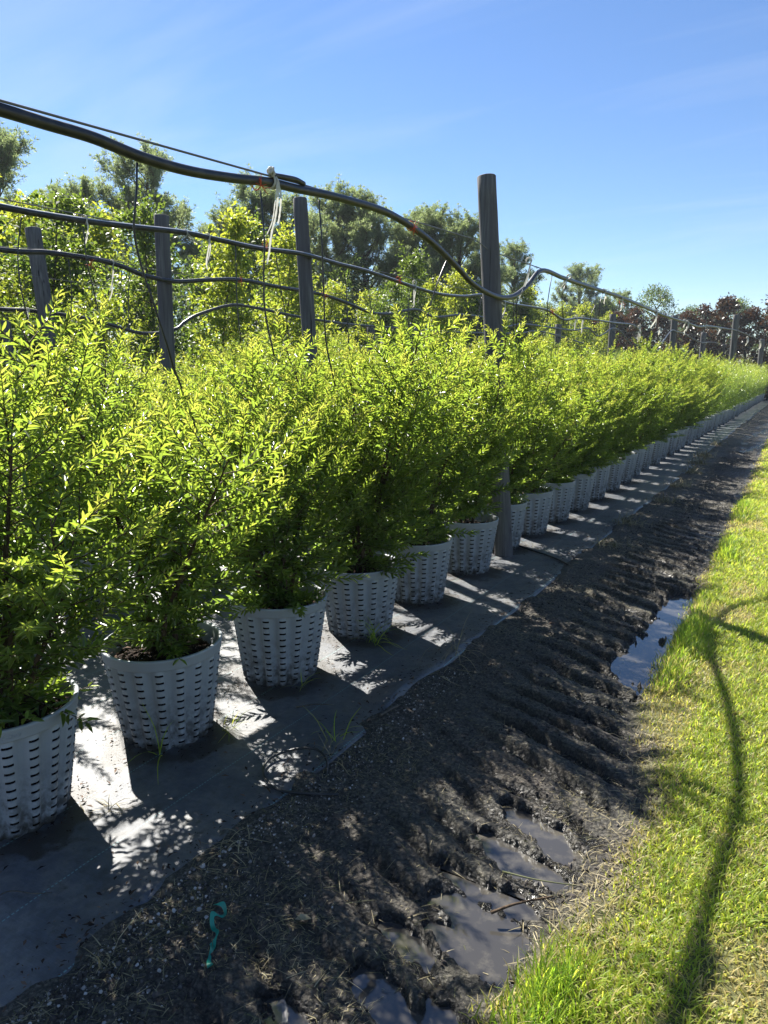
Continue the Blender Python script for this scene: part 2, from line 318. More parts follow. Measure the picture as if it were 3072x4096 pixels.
# (centre x, centre y, half length, half width, turn) of every water-filled hollow
HOLLOWS = [(1.60, 5.15, .13, .62, -.06), (1.60, 4.15, .17, .62, .03), (1.62, 4.65, .12, .5, 0), (1.57, 2.285, .16, .060, -.42), (1.67, 2.21, .09, .05, -.3), (1.555, 2.085, .155, .058, -.40), (1.68, 2.05, .09, .05, -.5), (1.53, 1.76, .17, .060, -.38), (1.59, 1.63, .16, .062, -.36), (1.655, 1.87, .10, .055, -.3), (1.645, 1.72, .085, .12, -.2), (1.45, 1.90, .12, .04, -.35), (1.45, 1.58, .12, .04, -.3), (1.50, 1.365, .18, .055, -.35), (1.645, 1.395, .11, .045, -.5), (1.40, 1.15, .2, .06, -.4)]
def terrain(x, y, bank=True):
    x = np.asarray(x, float); y = np.asarray(y, float)
    xm = mat_edge(y); gx = grass_edge(y); u = (x-xm)/(gx-xm)
    mud = sstep(-.02, .12, u)*(1-sstep(.96, 1.08, u)); near = 1-sstep(14, 30, y)
    tro = sstep(.12, .78, u)*(1-sstep(.90, 1.06, u)); z = -.030*tro
    ph = (y + .45*(x-1.2) + .24*(fbm(x*2.4, y*2.1, 3)-.5))/.182
    fr = ph - np.floor(ph); rd = np.where(fr < .12, -.8+1.8*sstep(0, .12, fr), np.where(fr < .62, 1.0-.25*(fr-.12)/.5, .75-1.55*sstep(.62, .86, fr)))
    lug = sstep(.20, .46, u)*(1-sstep(.80, .98, u))*(.48+.75*sstep(.38, .60, fbm(x*1.9+3, y*1.3, 3)))
    n1_ = fbm(x*7, y*7, 4)-.47; n2_ = fbm(x*29, y*29, 4)-.47
    z = z + .029*(rd-.25)*lug*near + mud*(n1_*.018 + n2_*.017 + (fbm(x*70, y*70, 2)-.37)*.011)
    d = np.full(x.shape, 9.0)
    for cx, cy_, a_, b_, t_ in HOLLOWS:
        c_, s_ = math.cos(t_), math.sin(t_); X = (x-cx)*c_+(y-cy_)*s_; Y = -(x-cx)*s_+(y-cy_)*c_; d = np.minimum(d, np.hypot(X/a_, Y/b_) + .0)
    d = d + .9*n1_ + .7*n2_ + .30*rd*(y > 3)*(x < 1.66)
    dry = np.maximum(z, WL+.007+.010*np.clip(n2_+.3, 0, 1)); k = sstep(1.16, .86, d); z = np.where(mud > .2, dry*(1-k)+(WL-.014+.020*n2_)*k, z)
    z = z + sstep(.92, 1.10, u)*(.012 + (fbm(x*5, y*5, 3)-.45)*.03) + (1-sstep(-.05, .02, u))*(fbm(x*2.3, y*2.3, 3)-.45)*.012
    # low bank of soil lapping the edge of the fabric
    if bank: z = z + (.020*np.exp(-((u-.03)/.10)**2)*sstep(.42, .58, fbm(x*4, y*2.6, 4)))
    return z
def geo(a, b, n): return np.geomspace(abs(a), abs(b), n)*np.sign(a)
xs = np.concatenate([-geo(900, 13, 14), np.arange(-12.5, .5, .5), np.arange(.52, 2.1, .0085), np.arange(2.1, 2.72, .02), np.arange(2.8, 6, .2), geo(6.3, 900, 14)])
ys = np.concatenate([-geo(900, 2.5, 12), np.arange(-2, .6, .2), np.arange(.62, 4.2, .0085), np.arange(4.2, 8, .014), np.arange(8, 16, .04), np.arange(16, 60, .35), geo(61, 1500, 14)])
GX, GY = np.meshgrid(xs, ys, indexing='ij'); GZ = terrain(GX, GY)
g = MB(); ny = len(ys); a = np.arange(len(xs)-1)[:, None]*ny; c = np.arange(ny-1)[None]
g.add(np.stack([GX, GY, GZ], -1), np.stack([a+c, a+ny+c, a+ny+c+1, a+c+1], -1).reshape(-1, 4))
ground = g.build('ground', M['ground']); tag(ground, kind='structure')
def fattr(o, nm, val):
    at = o.data.attributes.new(nm, 'FLOAT', 'POINT'); at.data.foreach_set('value', np.asarray(val, np.float32).ravel())
uu = (GX-mat_edge(GY))/(grass_edge(GY)-mat_edge(GY))
fattr(ground, 'lawn', sstep(.97, 1.1, uu + .2*(fbm(GX*4, GY*4, 3)-.47)))
wetn = sstep(WL+.035, WL+.004, GZ)*(uu < 1.1)*(uu > .1)
fattr(ground, 'wet', np.clip(wetn*(.6+.6*fbm(GX*6, GY*6, 3)) + .5*sstep(-.012, -.040, GZ)*(uu > .1)*(uu < 1) + .25*sstep(.45, .6, fbm(GX*2, GY*2, 3))*(uu > 0)*(uu < .95), 0, 1))
fattr(ground, 'gravel', np.clip(np.exp(-((uu-.10)/.16)**2)*(1-sstep(1.5, 2.6, GY)) + .25*np.exp(-((uu-.1)/.2)**2), 0, 1))

# ------------------------------------------------------------------ woven fabric under the pots
fb = MB(); fys = np.concatenate([np.arange(-3, .4, .3), np.arange(.4, 7, .025), np.arange(7, 16, .08), np.arange(16, 62, .5)])
fus = np.concatenate([np.arange(-9.5, -.6, .35), np.arange(-.6, .45, .05), np.linspace(.45, 1, 23)])
FU, FY = np.meshgrid(fus, fys, indexing='ij'); me_ = mat_edge(FY)
FX = np.where(FU <= .45, FU, .45 + (FU-.45)/.55*(me_-.45)); k_ = np.clip((FU-.45)/.55, 0, 1)
FZ = np.where(k_ < 1, terrain(np.minimum(FX, me_-.02), FY, False), 0) + .007
FZ = FZ + sstep(.25, .8, k_)*(.010*vnoise(FY*2.1, FY*0+2.2) + .022*np.exp(-((FY-2.85)/.16)**2) + .02*np.exp(-((FY-3.6)/.2)**2)*k_)
FZ = FZ + .005*(fbm(FX*6, FY*3, 3)-.45) + sstep(.18, .5, FX)*(.014*np.abs(fbm(FX*2.0+FY*1.5, FY*3.4, 3)-.45)**.8 - .004)
FZ[-1] = terrain(FX[-1], FY[-1], False) - .004; FZ[-2] = terrain(FX[-2], FY[-2], False)+.003; FZ[-3] = FZ[-3]*.5+FZ[-2]*.5
FX[-1] = FX[-2] + .002
nf = len(fys); a = np.arange(len(fus)-1)[:, None]*nf; c = np.arange(nf-1)[None]
fb.add(np.stack([FX, FY, FZ], -1), np.stack([a+c, a+nf+c, a+nf+c+1, a+c+1], -1).reshape(-1, 4))
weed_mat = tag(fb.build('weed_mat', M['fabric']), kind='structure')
FRONT = [(-.06, 1.36), (-.03, 2.075), (.01, 2.81), (.03, 3.57), (.03, 4.32), (.03, 5.16), (-.02, 6.0), (.0, 6.72), (.01, 7.45), (.02, 8.2), (.02, 9.0), (.03, 9.8), (.02, 10.6)]
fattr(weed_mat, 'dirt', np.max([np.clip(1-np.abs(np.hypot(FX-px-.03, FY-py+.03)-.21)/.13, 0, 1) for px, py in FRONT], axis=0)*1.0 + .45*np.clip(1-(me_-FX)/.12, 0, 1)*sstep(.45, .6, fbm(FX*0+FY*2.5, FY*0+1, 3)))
PZ = .006

# ------------------------------------------------------------------ puddles
def puddle(x0, x1, y0, y1):
    b = MB(); n = 40; t = np.linspace(0, 2*math.pi, n, endpoint=False); cx, cy_ = (x0+x1)/2, (y0+y1)/2
    X = cx+(x1-x0)/2*np.sign(np.cos(t))*np.abs(np.cos(t))**.5; Y = cy_+(y1-y0)/2*np.sign(np.sin(t))*np.abs(np.sin(t))**.5
    V = np.vstack([np.stack([X, Y, X*0+WL], -1), [(cx, cy_, WL)]]); i = np.arange(n)
    b.add(V, np.stack([i, (i+1) % n, np.full(n, n)], -1)); o = b.build('puddle', M['water'], smooth=False); tag(o, kind='structure')
puddle(1.02, 1.90, 3.05, 6.1); puddle(1.02, 1.95, 1.92, 2.62); puddle(1.02, 1.90, .85, 1.915)

# ------------------------------------------------------------------ lawn grass (uncountable)
def grass_blades():
    b = MB()
    def patch(x0, x1, y0, y1, dens, wd, hs):
        n = int((x1-x0)*(y1-y0)*dens); x = rng.uniform(x0, x1, n); y = rng.uniform(y0, y1, n); ge = grass_edge(y)
        thin = sstep(-.07, .05, x-ge+.10*(fbm(x*9, y*9, 3)-.47)); dry = sstep(.50, .68, fbm(x*2.6+5, y*1.6, 4) + .10*np.exp(-((x-ge)/.08)**2) - .03)
        bare = np.exp(-(((x-1.83)/.13)**2 + ((y-1.93)/.24)**2)) + .8*np.exp(-(((x-1.79)/.12)**2 + ((y-2.95)/.28)**2))
        dry = np.clip(dry + bare, 0, 1); keep = rng.random(n) < thin*(1-.75*bare)*(1-.35*dry); x, y, dry = x[keep], y[keep], dry[keep]; ge = ge[keep]; n = len(x)
        z = terrain(x, y)-.004
        tall = np.clip(.95*np.exp(-(((x-1.83)/.10)**2+((y-1.52)/.22)**2)) + 1.0*np.exp(-(((x-ge-.07)/.09)**2))*(sstep(3.4, 3.7, y)*(1-sstep(4.8, 5.6, y))+sstep(6.3, 6.6, y)*(1-sstep(7.1, 7.5, y))+sstep(8, 8.4, y)*(1-sstep(9.2, 9.8, y))), 0, 1.2)
        az = rng.uniform(0, 2*math.pi, n); ln = rng.beta(2, 2.2, n)*1.05 + .10*(1-tall); ln = np.clip(ln*(1-.55*tall), .08, 1.25)
        D = np.stack([np.sin(ln)*np.cos(az), np.sin(ln)*np.sin(az), np.cos(ln)], -1); L = hs*rng.uniform(.5, 1.3, n)*(1+1.5*tall)*(1-.25*dry)
        N = np.stack([-np.cos(az), -np.sin(az), np.full(n, .35)], -1)+rnd(n, .25)
        isdry = rng.random(n) < (.13 + .72*dry)*(1-.7*np.clip(tall, 0, 1))
        t = np.where(isdry, rng.uniform(.72, 1, n), np.clip(rng.normal(.40, .17, n)-.22*tall, 0, .68))
        leaves(b, BLADE, np.stack([x, y, z], -1), D, N, L, wd*rng.uniform(.7, 1.25, n), t, zs=(L*1.0)[:, None, None])
    patch(1.62, 2.75, .7, 3.2, 17000, .0046, .040); patch(1.62, 2.6, 3.2, 6, 13000, .0050, .042); patch(1.55, 2.6, 6, 11, 7500, .0065, .045)
    patch(1.45, 2.7, 11, 22, 3200, .010, .050); patch(1.4, 3.2, 22, 60, 700, .022, .06); patch(2.75, 5, 0, 8, 1500, .009, .05); patch(2.7, 6, 8, 40, 300, .018, .06)
    return b
tag(grass_blades().build('grass', M['grass']), kind='stuff')

# straw and clippings on the mud, clods and pebbles (uncountable)
def litter():
    b = MB(); n = 48000; y = .7 + 13*rng.random(n)**1.8; u = rng.uniform(.0, 1.12, n); x = mat_edge(y)+u*(grass_edge(y)-mat_edge(y))
    keep = rng.random(n) < sstep(.40, .62, fbm(x*3, y*3, 3)) + .18 + .5*sstep(.85, 1.05, u); x, y = x[keep], y[keep]; z0 = terrain(x, y); keep = (z0 > WL) | (rng.random(len(x)) < .06); x, y = x[keep], y[keep]; n = len(x)
    z = np.maximum(terrain(x, y), WL)+.003; az = rng.uniform(0, 2*math.pi, n); el = rng.normal(.05, .16, n)
    D = np.stack([np.cos(az)*np.cos(el), np.sin(az)*np.cos(el), np.sin(el)], -1); L = rng.gamma(2.4, .0105, n).clip(.008, .10)
    leaves(b, BLADE, np.stack([x, y, z], -1), D, np.array([0, 0, 1.])+rnd(n, .3), L, rng.uniform(.0010, .0026, n), rng.beta(1.3, 1.5, n), zs=(L*.25)[:, None, None])
    # brown thatch at the torn edge of the lawn
    n = 5000; y = .8+8*rng.random(n)**1.4; x = grass_edge(y)+rng.normal(.0, .06, n); m_ = rng.random(n) < np.exp(-((y-2.0)/.28)**2)+.7*np.exp(-((y-2.95)/.3)**2)+.03; x, y = x[m_], y[m_]; n = len(x)
    az = rng.uniform(0, 2*math.pi, n); el = rng.uniform(0, .7, n); D = np.stack([np.cos(az)*np.cos(el), np.sin(az)*np.cos(el), np.sin(el)], -1)
    leaves(b, BLADE, np.stack([x, y, terrain(x, y)+.001], -1), D, np.array([0, 0, 1.])+rnd(n, .4), rng.uniform(.02, .06, n), .003, rng.uniform(.35, 1, n))
    return b
tag(litter().build('grass_clippings', M['straw']), kind='stuff')
def mat_litter():
    b = MB(); n = 5200; k = rng.integers(0, len(FRONT), n); P0 = np.array(FRONT)[k]; a = rng.uniform(0, 6.28, n); r = .17+np.abs(rng.normal(0, .10, n)); x = P0[:, 0]+r*np.cos(a); y = P0[:, 1]+r*np.sin(a); f_ = rng.random(n) < .35
    y = np.where(f_, rng.uniform(.8, 8, n), y); x = np.where(f_, mat_edge(y)-np.abs(rng.normal(0, .10, n)), x); keep = (x < mat_edge(y)-.01) & (x > -.6); x, y = x[keep], y[keep]; n = len(x)
    az = rng.uniform(0, 6.28, n); D = np.stack([np.cos(az), np.sin(az), rng.normal(0, .12, n)], -1); L = rng.gamma(2.2, .006, n).clip(.004, .05)
    leaves(b, DIAM, np.stack([x, y, terrain(x, y)+.016], -1), D, np.array([0, 0, 1.])+rnd(n, .2), L, np.minimum(L*.5, rng.uniform(.002, .012, n)), rng.random(n)**1.3); return b
tag(mat_litter().build('leaf_litter', M['chip']), kind='stuff')
_ico = None
def stones(n, x, y, r, t, sink=.3):
    global _ico
    if _ico is None:
        p = (1+5**.5)/2; V = unit(np.array([(-1, p, 0), (1, p, 0), (-1, -p, 0), (1, -p, 0), (0, -1, p), (0, 1, p), (0, -1, -p), (0, 1, -p), (p, 0, -1), (p, 0, 1), (-p, 0, -1), (-p, 0, 1)]))
        F = np.array([(0, 11, 5), (0, 5, 1), (0, 1, 7), (0, 7, 10), (0, 10, 11), (1, 5, 9), (5, 11, 4), (11, 10, 2), (10, 7, 6), (7, 1, 8), (3, 9, 4), (3, 4, 2), (3, 2, 6), (3, 6, 8), (3, 8, 9), (4, 9, 5), (2, 4, 11), (6, 2, 10), (8, 6, 7), (9, 8, 1)]); _ico = (V, F)
    V, F = _ico; b = MB(); sc = r[:, None, None]*rng.uniform(.6, 1.25, (n, 12, 1))*rng.uniform(.7, 1.2, (n, 1, 3))
    P = np.stack([x, y, np.maximum(terrain(x, y), -.2)+r*(1-sink)*.6], -1)[:, None] + V[None]*sc
    b.add(P.reshape(-1, 3), (F[None]+(np.arange(n)*12)[:, None, None]).reshape(-1, 3), 0, np.repeat(t, 12)); return b
n = 5200; y = .7+2.6*rng.random(n)**1.6; x = mat_edge(y)+np.abs(rng.normal(.02, .12, n)); r = rng.gamma(2.0, .0011, n).clip(.001, .008)
tag(stones(n, x, y, r, np.where(rng.random(n) < .36, rng.uniform(.62, .95, n), rng.uniform(.2, .65, n))).build('pebbles', M['stone'], smooth=False), kind='stuff')
n = 26000; y = .7+9*rng.random(n)**1.5; u = rng.uniform(.0, 1.05, n); x = mat_edge(y)+u*(grass_edge(y)-mat_edge(y)); r = rng.gamma(1.6, .0019, n).clip(.0012, .011)
k = rng.random(n) < sstep(.40, .60, fbm(x*4+9, y*4, 3))+.12; x, y, r = x[k], y[k], r[k]
tag(stones(len(x), x, y, r, rng.uniform(.1, .6, len(x)), .8).build('soil_clods', M['stone'], smooth=False), kind='stuff')

# ------------------------------------------------------------------ potted shrubs
NL = 18
def pot_mesh():
    b = MB(); th = np.linspace(0, 2*math.pi, NL*10, endpoint=False); f = (th*NL/(2*math.pi)) % 1
    lobe = np.where((f > .14) & (f < .86), np.sin(np.clip((f-.14)/.72, 0, 1)*math.pi)**.55, 0)
    zz = [0.0, .012]; slot = []
    for i in range(11):
        z0 = .026 + i*.0325; zz += [z0, z0+.0095]; slot.append(len(zz)-2)
    zz += [.392, .418]; zz = np.array(zz); Rw = .176 + (.236-.176)*zz/.418
    amp = .022*sstep(-.01, .01, zz)*(1-sstep(.375, .392, zz))
    Rr = Rw[:, None] + amp[:, None]*(lobe[None]-.35); n = len(th)
    V = np.stack([Rr*np.cos(th), Rr*np.sin(th), np.broadcast_to(zz[:, None], Rr.shape)], -1)
    i = np.arange(len(zz)-1)[:, None]*n; j = np.arange(n)[None]; j2 = (j+1) % n
    F = np.stack([i+j, i+j2, i+n+j2, i+n+j], -1); hole = np.zeros(F.shape[:2], bool); fm_ = ((np.arange(n)+.5)/10) % 1
    for s in slot: hole[s] = (fm_ > .25) & (fm_ < .75)
    b.add(V, F[~hole]);
    Vi = V.copy().reshape(-1, 3); Vi[:, :2] *= (1-.003/np.linalg.norm(Vi[:, :2], axis=1))[:, None]; b.add(Vi, F[~hole][:, ::-1])
    Vb = np.vstack([V[0], [(0, 0, .002)]]); jj = np.arange(n); b.add(Vb, np.stack([jj, np.full(n, n), (jj+1) % n], -1))
    return b.mesh('pot', M['pot'])
def lathe(prof, k=96):
    th = np.linspace(0, 2*math.pi, k, endpoint=False); p = np.array(prof); V = np.stack([p[:, 0:1]*np.cos(th), p[:, 0:1]*np.sin(th), np.broadcast_to(p[:, 1:2], (len(p), k))], -1)
    i = np.arange(len(p)-1)[:, None]*k; j = np.arange(k)[None]; j2 = (j+1) % k; return V.reshape(-1, 3), [np.stack([i+j, i+j2, i+k+j2, i+k+j], -1).reshape(-1, 4)]
def rim_mesh():
    b = MB(); b.add(*lathe([(.2365, .378), (.2440, .3785), (.2455, .383), (.2480, .412), (.2500, .416), (.2500, .421), (.2475, .4235), (.2400, .424), (.2345, .422), (.2330, .415), (.2325, .395)])); return b.mesh('rim', M['pot'])
def soil_mesh(seed):
    r_ = np.random.default_rng(seed); b = MB(); V, F = lathe([(.166, .01), (.176, .10), (.190, .20), (.205, .30), (.214, .345), (.19, .352), (.14, .358), (.09, .362), (.045, .366), (.001, .368)], 60)
    V = V + (fbm(V[:, 0]*40+seed, V[:, 1]*40, 3)-.45)[:, None]*np.array([0, 0, .022]); b.add(V, F, 0)
    n = 260; a = r_.uniform(0, 2*math.pi, n); q = .205*np.sqrt(r_.random(n)); P = np.stack([q*np.cos(a), q*np.sin(a), .366+r_.uniform(-.004, .012, n)], -1)
    D = np.stack([np.cos(a*7), np.sin(a*7), r_.normal(0, .25, n)], -1); leaves(b, DIAM, P, D, np.array([0, 0, 1.])+r_.normal(0, .35, (n, 3)), r_.uniform(.012, .05, n), r_.uniform(.006, .016, n), r_.random(n)**1.6, mi=1)
    return b.mesh('soil', [M['soil'], M['chip']])
def shrub_meshes(seed, n_st, height, lod=0, low=1.0):
    r_ = np.random.default_rng(seed); lf = MB(); wd = MB(); P = []; D = []; N = []; L = []; W = []; T = []
    ga = 2.39996; base_az = r_.uniform(0, 6.28)
    for s in range(n_st):
        az = base_az + s*2*math.pi/n_st*1.0 + r_.normal(0, .25); lean = 0.04 if s == 0 else r_.uniform(.10, .30); h = height*(1.06 if s == 0 else 1.12 if s == 3 and seed in (103, 105) else r_.uniform(.72, 1.0))
        p = np.array([.035*math.cos(az), .035*math.sin(az), .35]); dirn = unit(np.array([math.sin(lean)*math.cos(az), math.sin(lean)*math.sin(az), math.cos(lean)]))
        pts = [p.copy()]; step = h/16
        for i in range(16):
            dirn = unit(dirn + r_.normal(0, .055, 3) + np.array([0, 0, .035])); p = p+dirn*step; pts.append(p.copy())
        pts = np.array(pts); tt = np.linspace(0, 1, 17)
        if lod == 0 or s < 3: wd.add(*tube(pts, .0085*(1-tt)**.8+.0016, 6))
        nt_ = int(h/(.0265 if lod == 0 else .032))
        for k in range(nt_):
            t = .05 + .93*k/nt_; q = np.array([np.interp(t, tt, pts[:, c]) for c in range(3)]); sd_ = unit(pts[min(16, int(t*16)+1)]-pts[int(t*16)])
            a2 = k*ga + r_.normal(0, .3); e1 = unit(np.cross(sd_, [.3, .9, .1])); e2 = np.cross(sd_, e1); rad = math.cos(a2)*e1+math.sin(a2)*e2
            if s and np.dot(rad[:2], [math.cos(az), math.sin(az)]) < -.6 and r_.random() < .4: continue
            prof = np.interp(t, [0, .12, .35, .65, .85, 1], [.14, .31, .45, .46, .37, .20]); ln = prof*r_.uniform(.65, 1.2)*(1-(1-low)*max(0, 1-t/.34))
            d = unit(rad*.92 + sd_*.55*(0.35 if t < .15 else 1) + r_.normal(0, .1, 3)); nn = 5; tp = [q]; 
            for i in range(nn): d = unit(d+np.array([0, 0, .16 if t > .2 else .03])+r_.normal(0, .08, 3)); q = q+d*ln/nn; tp.append(q)
            tp = np.array(tp)
            if lod == 0: wd.add(*tube(tp, np.linspace(.0028, .0010, 6), 3, False))
            m = max(4, int(ln/(.0082 if lod == 0 else .017))+3); lt = np.linspace(.12, 1.0, m); idx = np.clip(lt*5, 0, 4.999); i0 = idx.astype(int); fr = (idx-i0)[:, None]
            pp = tp[i0]*(1-fr)+tp[i0+1]*fr; ax = unit(tp[i0+1]-tp[i0]); la = np.arange(m)*ga + r_.uniform(0, 6.28); b1 = unit(np.cross(ax, [.2, .1, .97])); b2 = np.cross(ax, b1)
            rr = np.cos(la)[:, None]*b1+np.sin(la)[:, None]*b2; op = np.linspace(.95, .45, m)[:, None]*r_.uniform(.8, 1.2, (m, 1))
            dd = unit(ax*np.cos(op*1.25)+rr*np.sin(op*1.25)+np.array([0, 0, .12])+r_.normal(0, .10, (m, 3)))
            young = np.clip(lt**2.0*.66 + .62*(t-.40) + r_.normal(0, .13, m), 0, 1)
            ll = (.054-.022*young)*r_.uniform(.75, 1.2, m)*np.interp(lt, [0, .85, 1], [1, .95, .6]); ww = ll*(.225-.08*young)*(1.25 if t < .14 else 1)
            P.append(pp); D.append(dd); N.append(np.array([0, 0, .9])+rr*.25+r_.normal(0, .42, (m, 3))); L.append(ll); W.append(ww); T.append(young)
    P, D, N, L, W, T = map(np.concatenate, (P, D, N, L, W, T)); k = 1.0 if lod == 0 else 1.22
    inside = ~((P[:, 2] < .42) & (np.hypot(P[:, 0], P[:, 1]) > .20)) & (P[:, 2] > .37) & ~((P[:, 2] < .56) & (np.hypot(P[:, 0], P[:, 1]) > .17) & (r_.random(len(P)) > low*1.0-.1)); P, D, N, L, W, T = P[inside], D[inside], N[inside], L[inside], W[inside], T[inside]
    leaves(lf, LANCE if lod == 0 else DIAM, P, D, N, L*k, W*k, T)
    return lf.mesh('foliage', M['leaf']), wd.mesh('branches', M['stem']), len(P)
pot_me = pot_mesh(); rim_me = rim_mesh(); soils = [soil_mesh(1), soil_mesh(2)]
protos = []
for v in range(6): protos.append(shrub_meshes(100+v, [6, 5, 6, 7, 6, 5][v], [1.32, 1.42, 1.30, 1.36, 1.46, 1.30][v], 0, [.60, .35, .95, 1.2, 1.0, .9][v]))
farp = [shrub_meshes(200+v, 6, 1.36, 1) for v in range(3)]
print('leaves', [p[2] for p in protos], [p[2] for p in farp])
def make_shrub(v, far=False):
    root = empty('potted_shrub'); p = (farp if far else protos)[v]
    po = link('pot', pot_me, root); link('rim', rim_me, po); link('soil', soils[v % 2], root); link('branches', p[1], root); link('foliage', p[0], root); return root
near_roots = [make_shrub(v) for v in range(6)]; far_roots = [make_shrub(v, True) for v in range(3)]
for r_ in near_roots+far_roots: register(r_)
def KIDS_OF(o): return _kids.get(o.name, [])
_kids = {}
# children lookups without scanning the file each time
def copy_tree(o, parent=None):
    c = o.copy(); COL.objects.link(c); ks = []
    for ch in KIDS[o.name]:
        d = ch.copy(); COL.objects.link(d); d.parent = c; ks.append(d)
        for g_ in KIDS.get(ch.name, []):
            e = g_.copy(); COL.objects.link(e); e.parent = d
    _kids[c.name] = ks; return c
for r_ in near_roots+far_roots: _kids[r_.name] = list(KIDS[r_.name])
used = set()
def place_shrub(src, x, y, rz, s, hs, label, group):
    if src.name in used: o = copy_tree(src)
    else: o = src; used.add(src.name)
    o.location = (x, y, PZ); o.rotation_euler = (random.uniform(-.02, .02), random.uniform(-.02, .02), rz); o.scale = (s,)*3
    for c in KIDS_OF(o):
        if c.name.split('.')[0] in ('foliage', 'branches'): c.scale = (1.24, 1.24, hs)
    tag(o, label, 'potted shrub', group); return o
ordn = 'first second third fourth fifth sixth seventh eighth ninth tenth eleventh twelfth thirteenth fourteenth fifteenth sixteenth seventeenth eighteenth nineteenth twentieth'.split()
front = list(FRONT)
while front[-1][1] < 46: front.append((random.uniform(-.03, .03), front[-1][1]+.79))
flab = ['bushy shrub cut off by the left edge, its pot rim bearing raised digits', 'tall upright shrub in the second pot from the left edge, bark visible inside the rim',
        'full shrub in the third pot from the left, drooping over its rim', 'shrub whose low branches hide the top of the fourth pot, grass tuft at its foot',
        'shrub in the pot just left of the sixth one, low twigs over its rim', 'shrub in the last pot before the tallest post, rim clear on its right side',
        'shrub partly hidden behind the foot of the tallest post', 'shrub in the first fully visible pot past the tallest post']
hs_f = [.88, .94, .93, .97, .94, 1.03, .99, .97]
for i, (x, y) in enumerate(front):
    far = y > 20; src = (far_roots[i % 3] if far else near_roots[(i*1) % 6])
    if i < len(flab): lab = flab[i]
    elif i < 20: lab = 'front row potted shrub, the %s pot past the tallest post' % ordn[i-6]
    else: lab = 'small far shrub of the front row, beyond the thirteenth pot past the tallest post'
    place_shrub(src, x, y, random.uniform(0, 6.28), random.uniform(.97, 1.03) if i > 8 else 1.0, hs_f[i] if i < len(hs_f) else random.uniform(.90, 1.10), lab, 'potted shrubs of the front row')
for rw, (xr, rn) in enumerate([(-1.80, 'second'), (-3.58, 'third'), (-5.35, 'fourth')]):
    y = [2.35, 3.45, 4.6][rw]; i = 0
    while y < 42:
        far = math.hypot(xr-2.26, y) > 16; src = far_roots[(i+rw) % 3] if far else near_roots[(i*5+rw*2+1) % 6]
        lab = ('%s row shrub, %s from its left end, bright tips above the front row' % (rn, ordn[i])) if i < 12 else 'far shrub of the %s row, only its yellow green top showing' % rn
        place_shrub(src, xr+random.uniform(-.05, .05), y+random.uniform(-.06, .06), random.uniform(0, 6.28), random.uniform(.98, 1.05), random.uniform(.86, 1.12) if i > 4 else random.uniform(.80, .92), lab, 'potted shrubs of the %s row' % rn)
        y += .80; i += 1
# raised digits on the rim of the pot at the left edge
def rim_text(parent, txt, az_c, size, rad, z):
    cu = bpy.data.curves.new('raised_lettering', 'FONT'); cu.body = txt; cu.size = size; cu.extrude = .0012; cu.align_x = 'CENTER'
    t = bpy.data.objects.new('raised_lettering_curve', cu); COL.objects.link(t); dg = bpy.context.evaluated_depsgraph_get(); me = bpy.data.meshes.new_from_object(t.evaluated_get(dg)); bpy.data.objects.remove(t)
    for v in me.vertices:
        x, y, zz = v.co; a = az_c + x/rad; rr = rad + zz + .0006 + (z+y-.39)*.08; v.co = (rr*math.cos(a), rr*math.sin(a), z+y)
    me.materials.clear(); me.materials.append(M['pot']); o = bpy.data.objects.new('raised_lettering', me); COL.objects.link(o); o.parent = parent; return o

_p0 = front and [o for o in COL.objects if o.get('label') == flab[0]][0]
_pot0 = [c for c in KIDS_OF(_p0) if c.name.split('.')[0] == 'pot'][0]
_rim0 = [c for c in COL.objects if c.parent == _pot0 and c.name.split('.')[0] == 'rim'][0]
_p0.rotation_euler = (0, 0, 0); rim_text(_rim0, 'C-3147', R(-26), .020, .2466, .3905)
_p1 = [o for o in COL.objects if o.get('label') == flab[1]][0]

# ------------------------------------------------------------------ posts
def post(x, y, h, lx, ly, r, label, group='weathered wooden posts carrying the pipes', base=-.4):
    b = MB(); n = 26; t = np.linspace(0, 1, n); P = np.stack([lx*t*h, ly*t*h, base+(h-base)*t], -1); P[:, 0] = lx*P[:, 2]; P[:, 1] = ly*P[:, 2]
    V, F = tube(P, r*(1.04-.07*t)+rng.normal(0, .0008, n), 28, False); k = 28; Vr = V.reshape(n, k, 3); ph = rng.uniform(0, 6.28, 5); th = np.linspace(0, 2*math.pi, k, endpoint=False)
    wob = sum(.012*np.cos((i+1)*th+ph[i])/(i+1) for i in range(5)); Vr = P[:, None]+(Vr-P[:, None])*(1+wob[None, :, None])
    top = Vr[-1]; Vt = np.vstack([Vr.reshape(-1, 3), P[-1]+(top-P[-1])*.93+[0, 0, .006], P[-1]+[0, 0, .007]]); j = np.arange(k); j2 = (j+1) % k; e = n*k; l = (n-1)*k
    F.append(np.stack([l+j, l+j2, e+j2, e+j], -1)); b.add(Vt, [F[0], F[1], np.stack([e+j, e+j2, np.full(k, e+k)], -1)])
    o = b.build('wooden_post', M['wood']); o.location = (x, y, 0); tag(o, label, 'post', group); return o
post(.134, 5.743, 3.08, -.080, 0, .077, 'tallest weathered round post with its foot showing beside the pots, right of centre')
post(-1.76, 5.743, 3.119, -.0615, 0, .067, 'grey round post just left of the tallest one, top just under the thick pipe')
post(-3.787, 5.743, 3.15, .0166, 0, .078, 'grey round post with a small knot, upright, third from the right of the near posts')
post(-5.507, 5.743, 3.22, -.1106, 0, .092, 'cracked grey post leaning left, nearest the left edge')
post(.0, 26.8, 3.39, .01, 0, .10, 'far post standing in the front row near the right edge')
post(-1.95, 27.2, 3.47, .01, 0, .11, 'far middle post of three, where two pipes meet')
post(-4.0, 27.2, 3.59, .0, 0, .12, 'far post on the left of three, in front of the dark red trees')
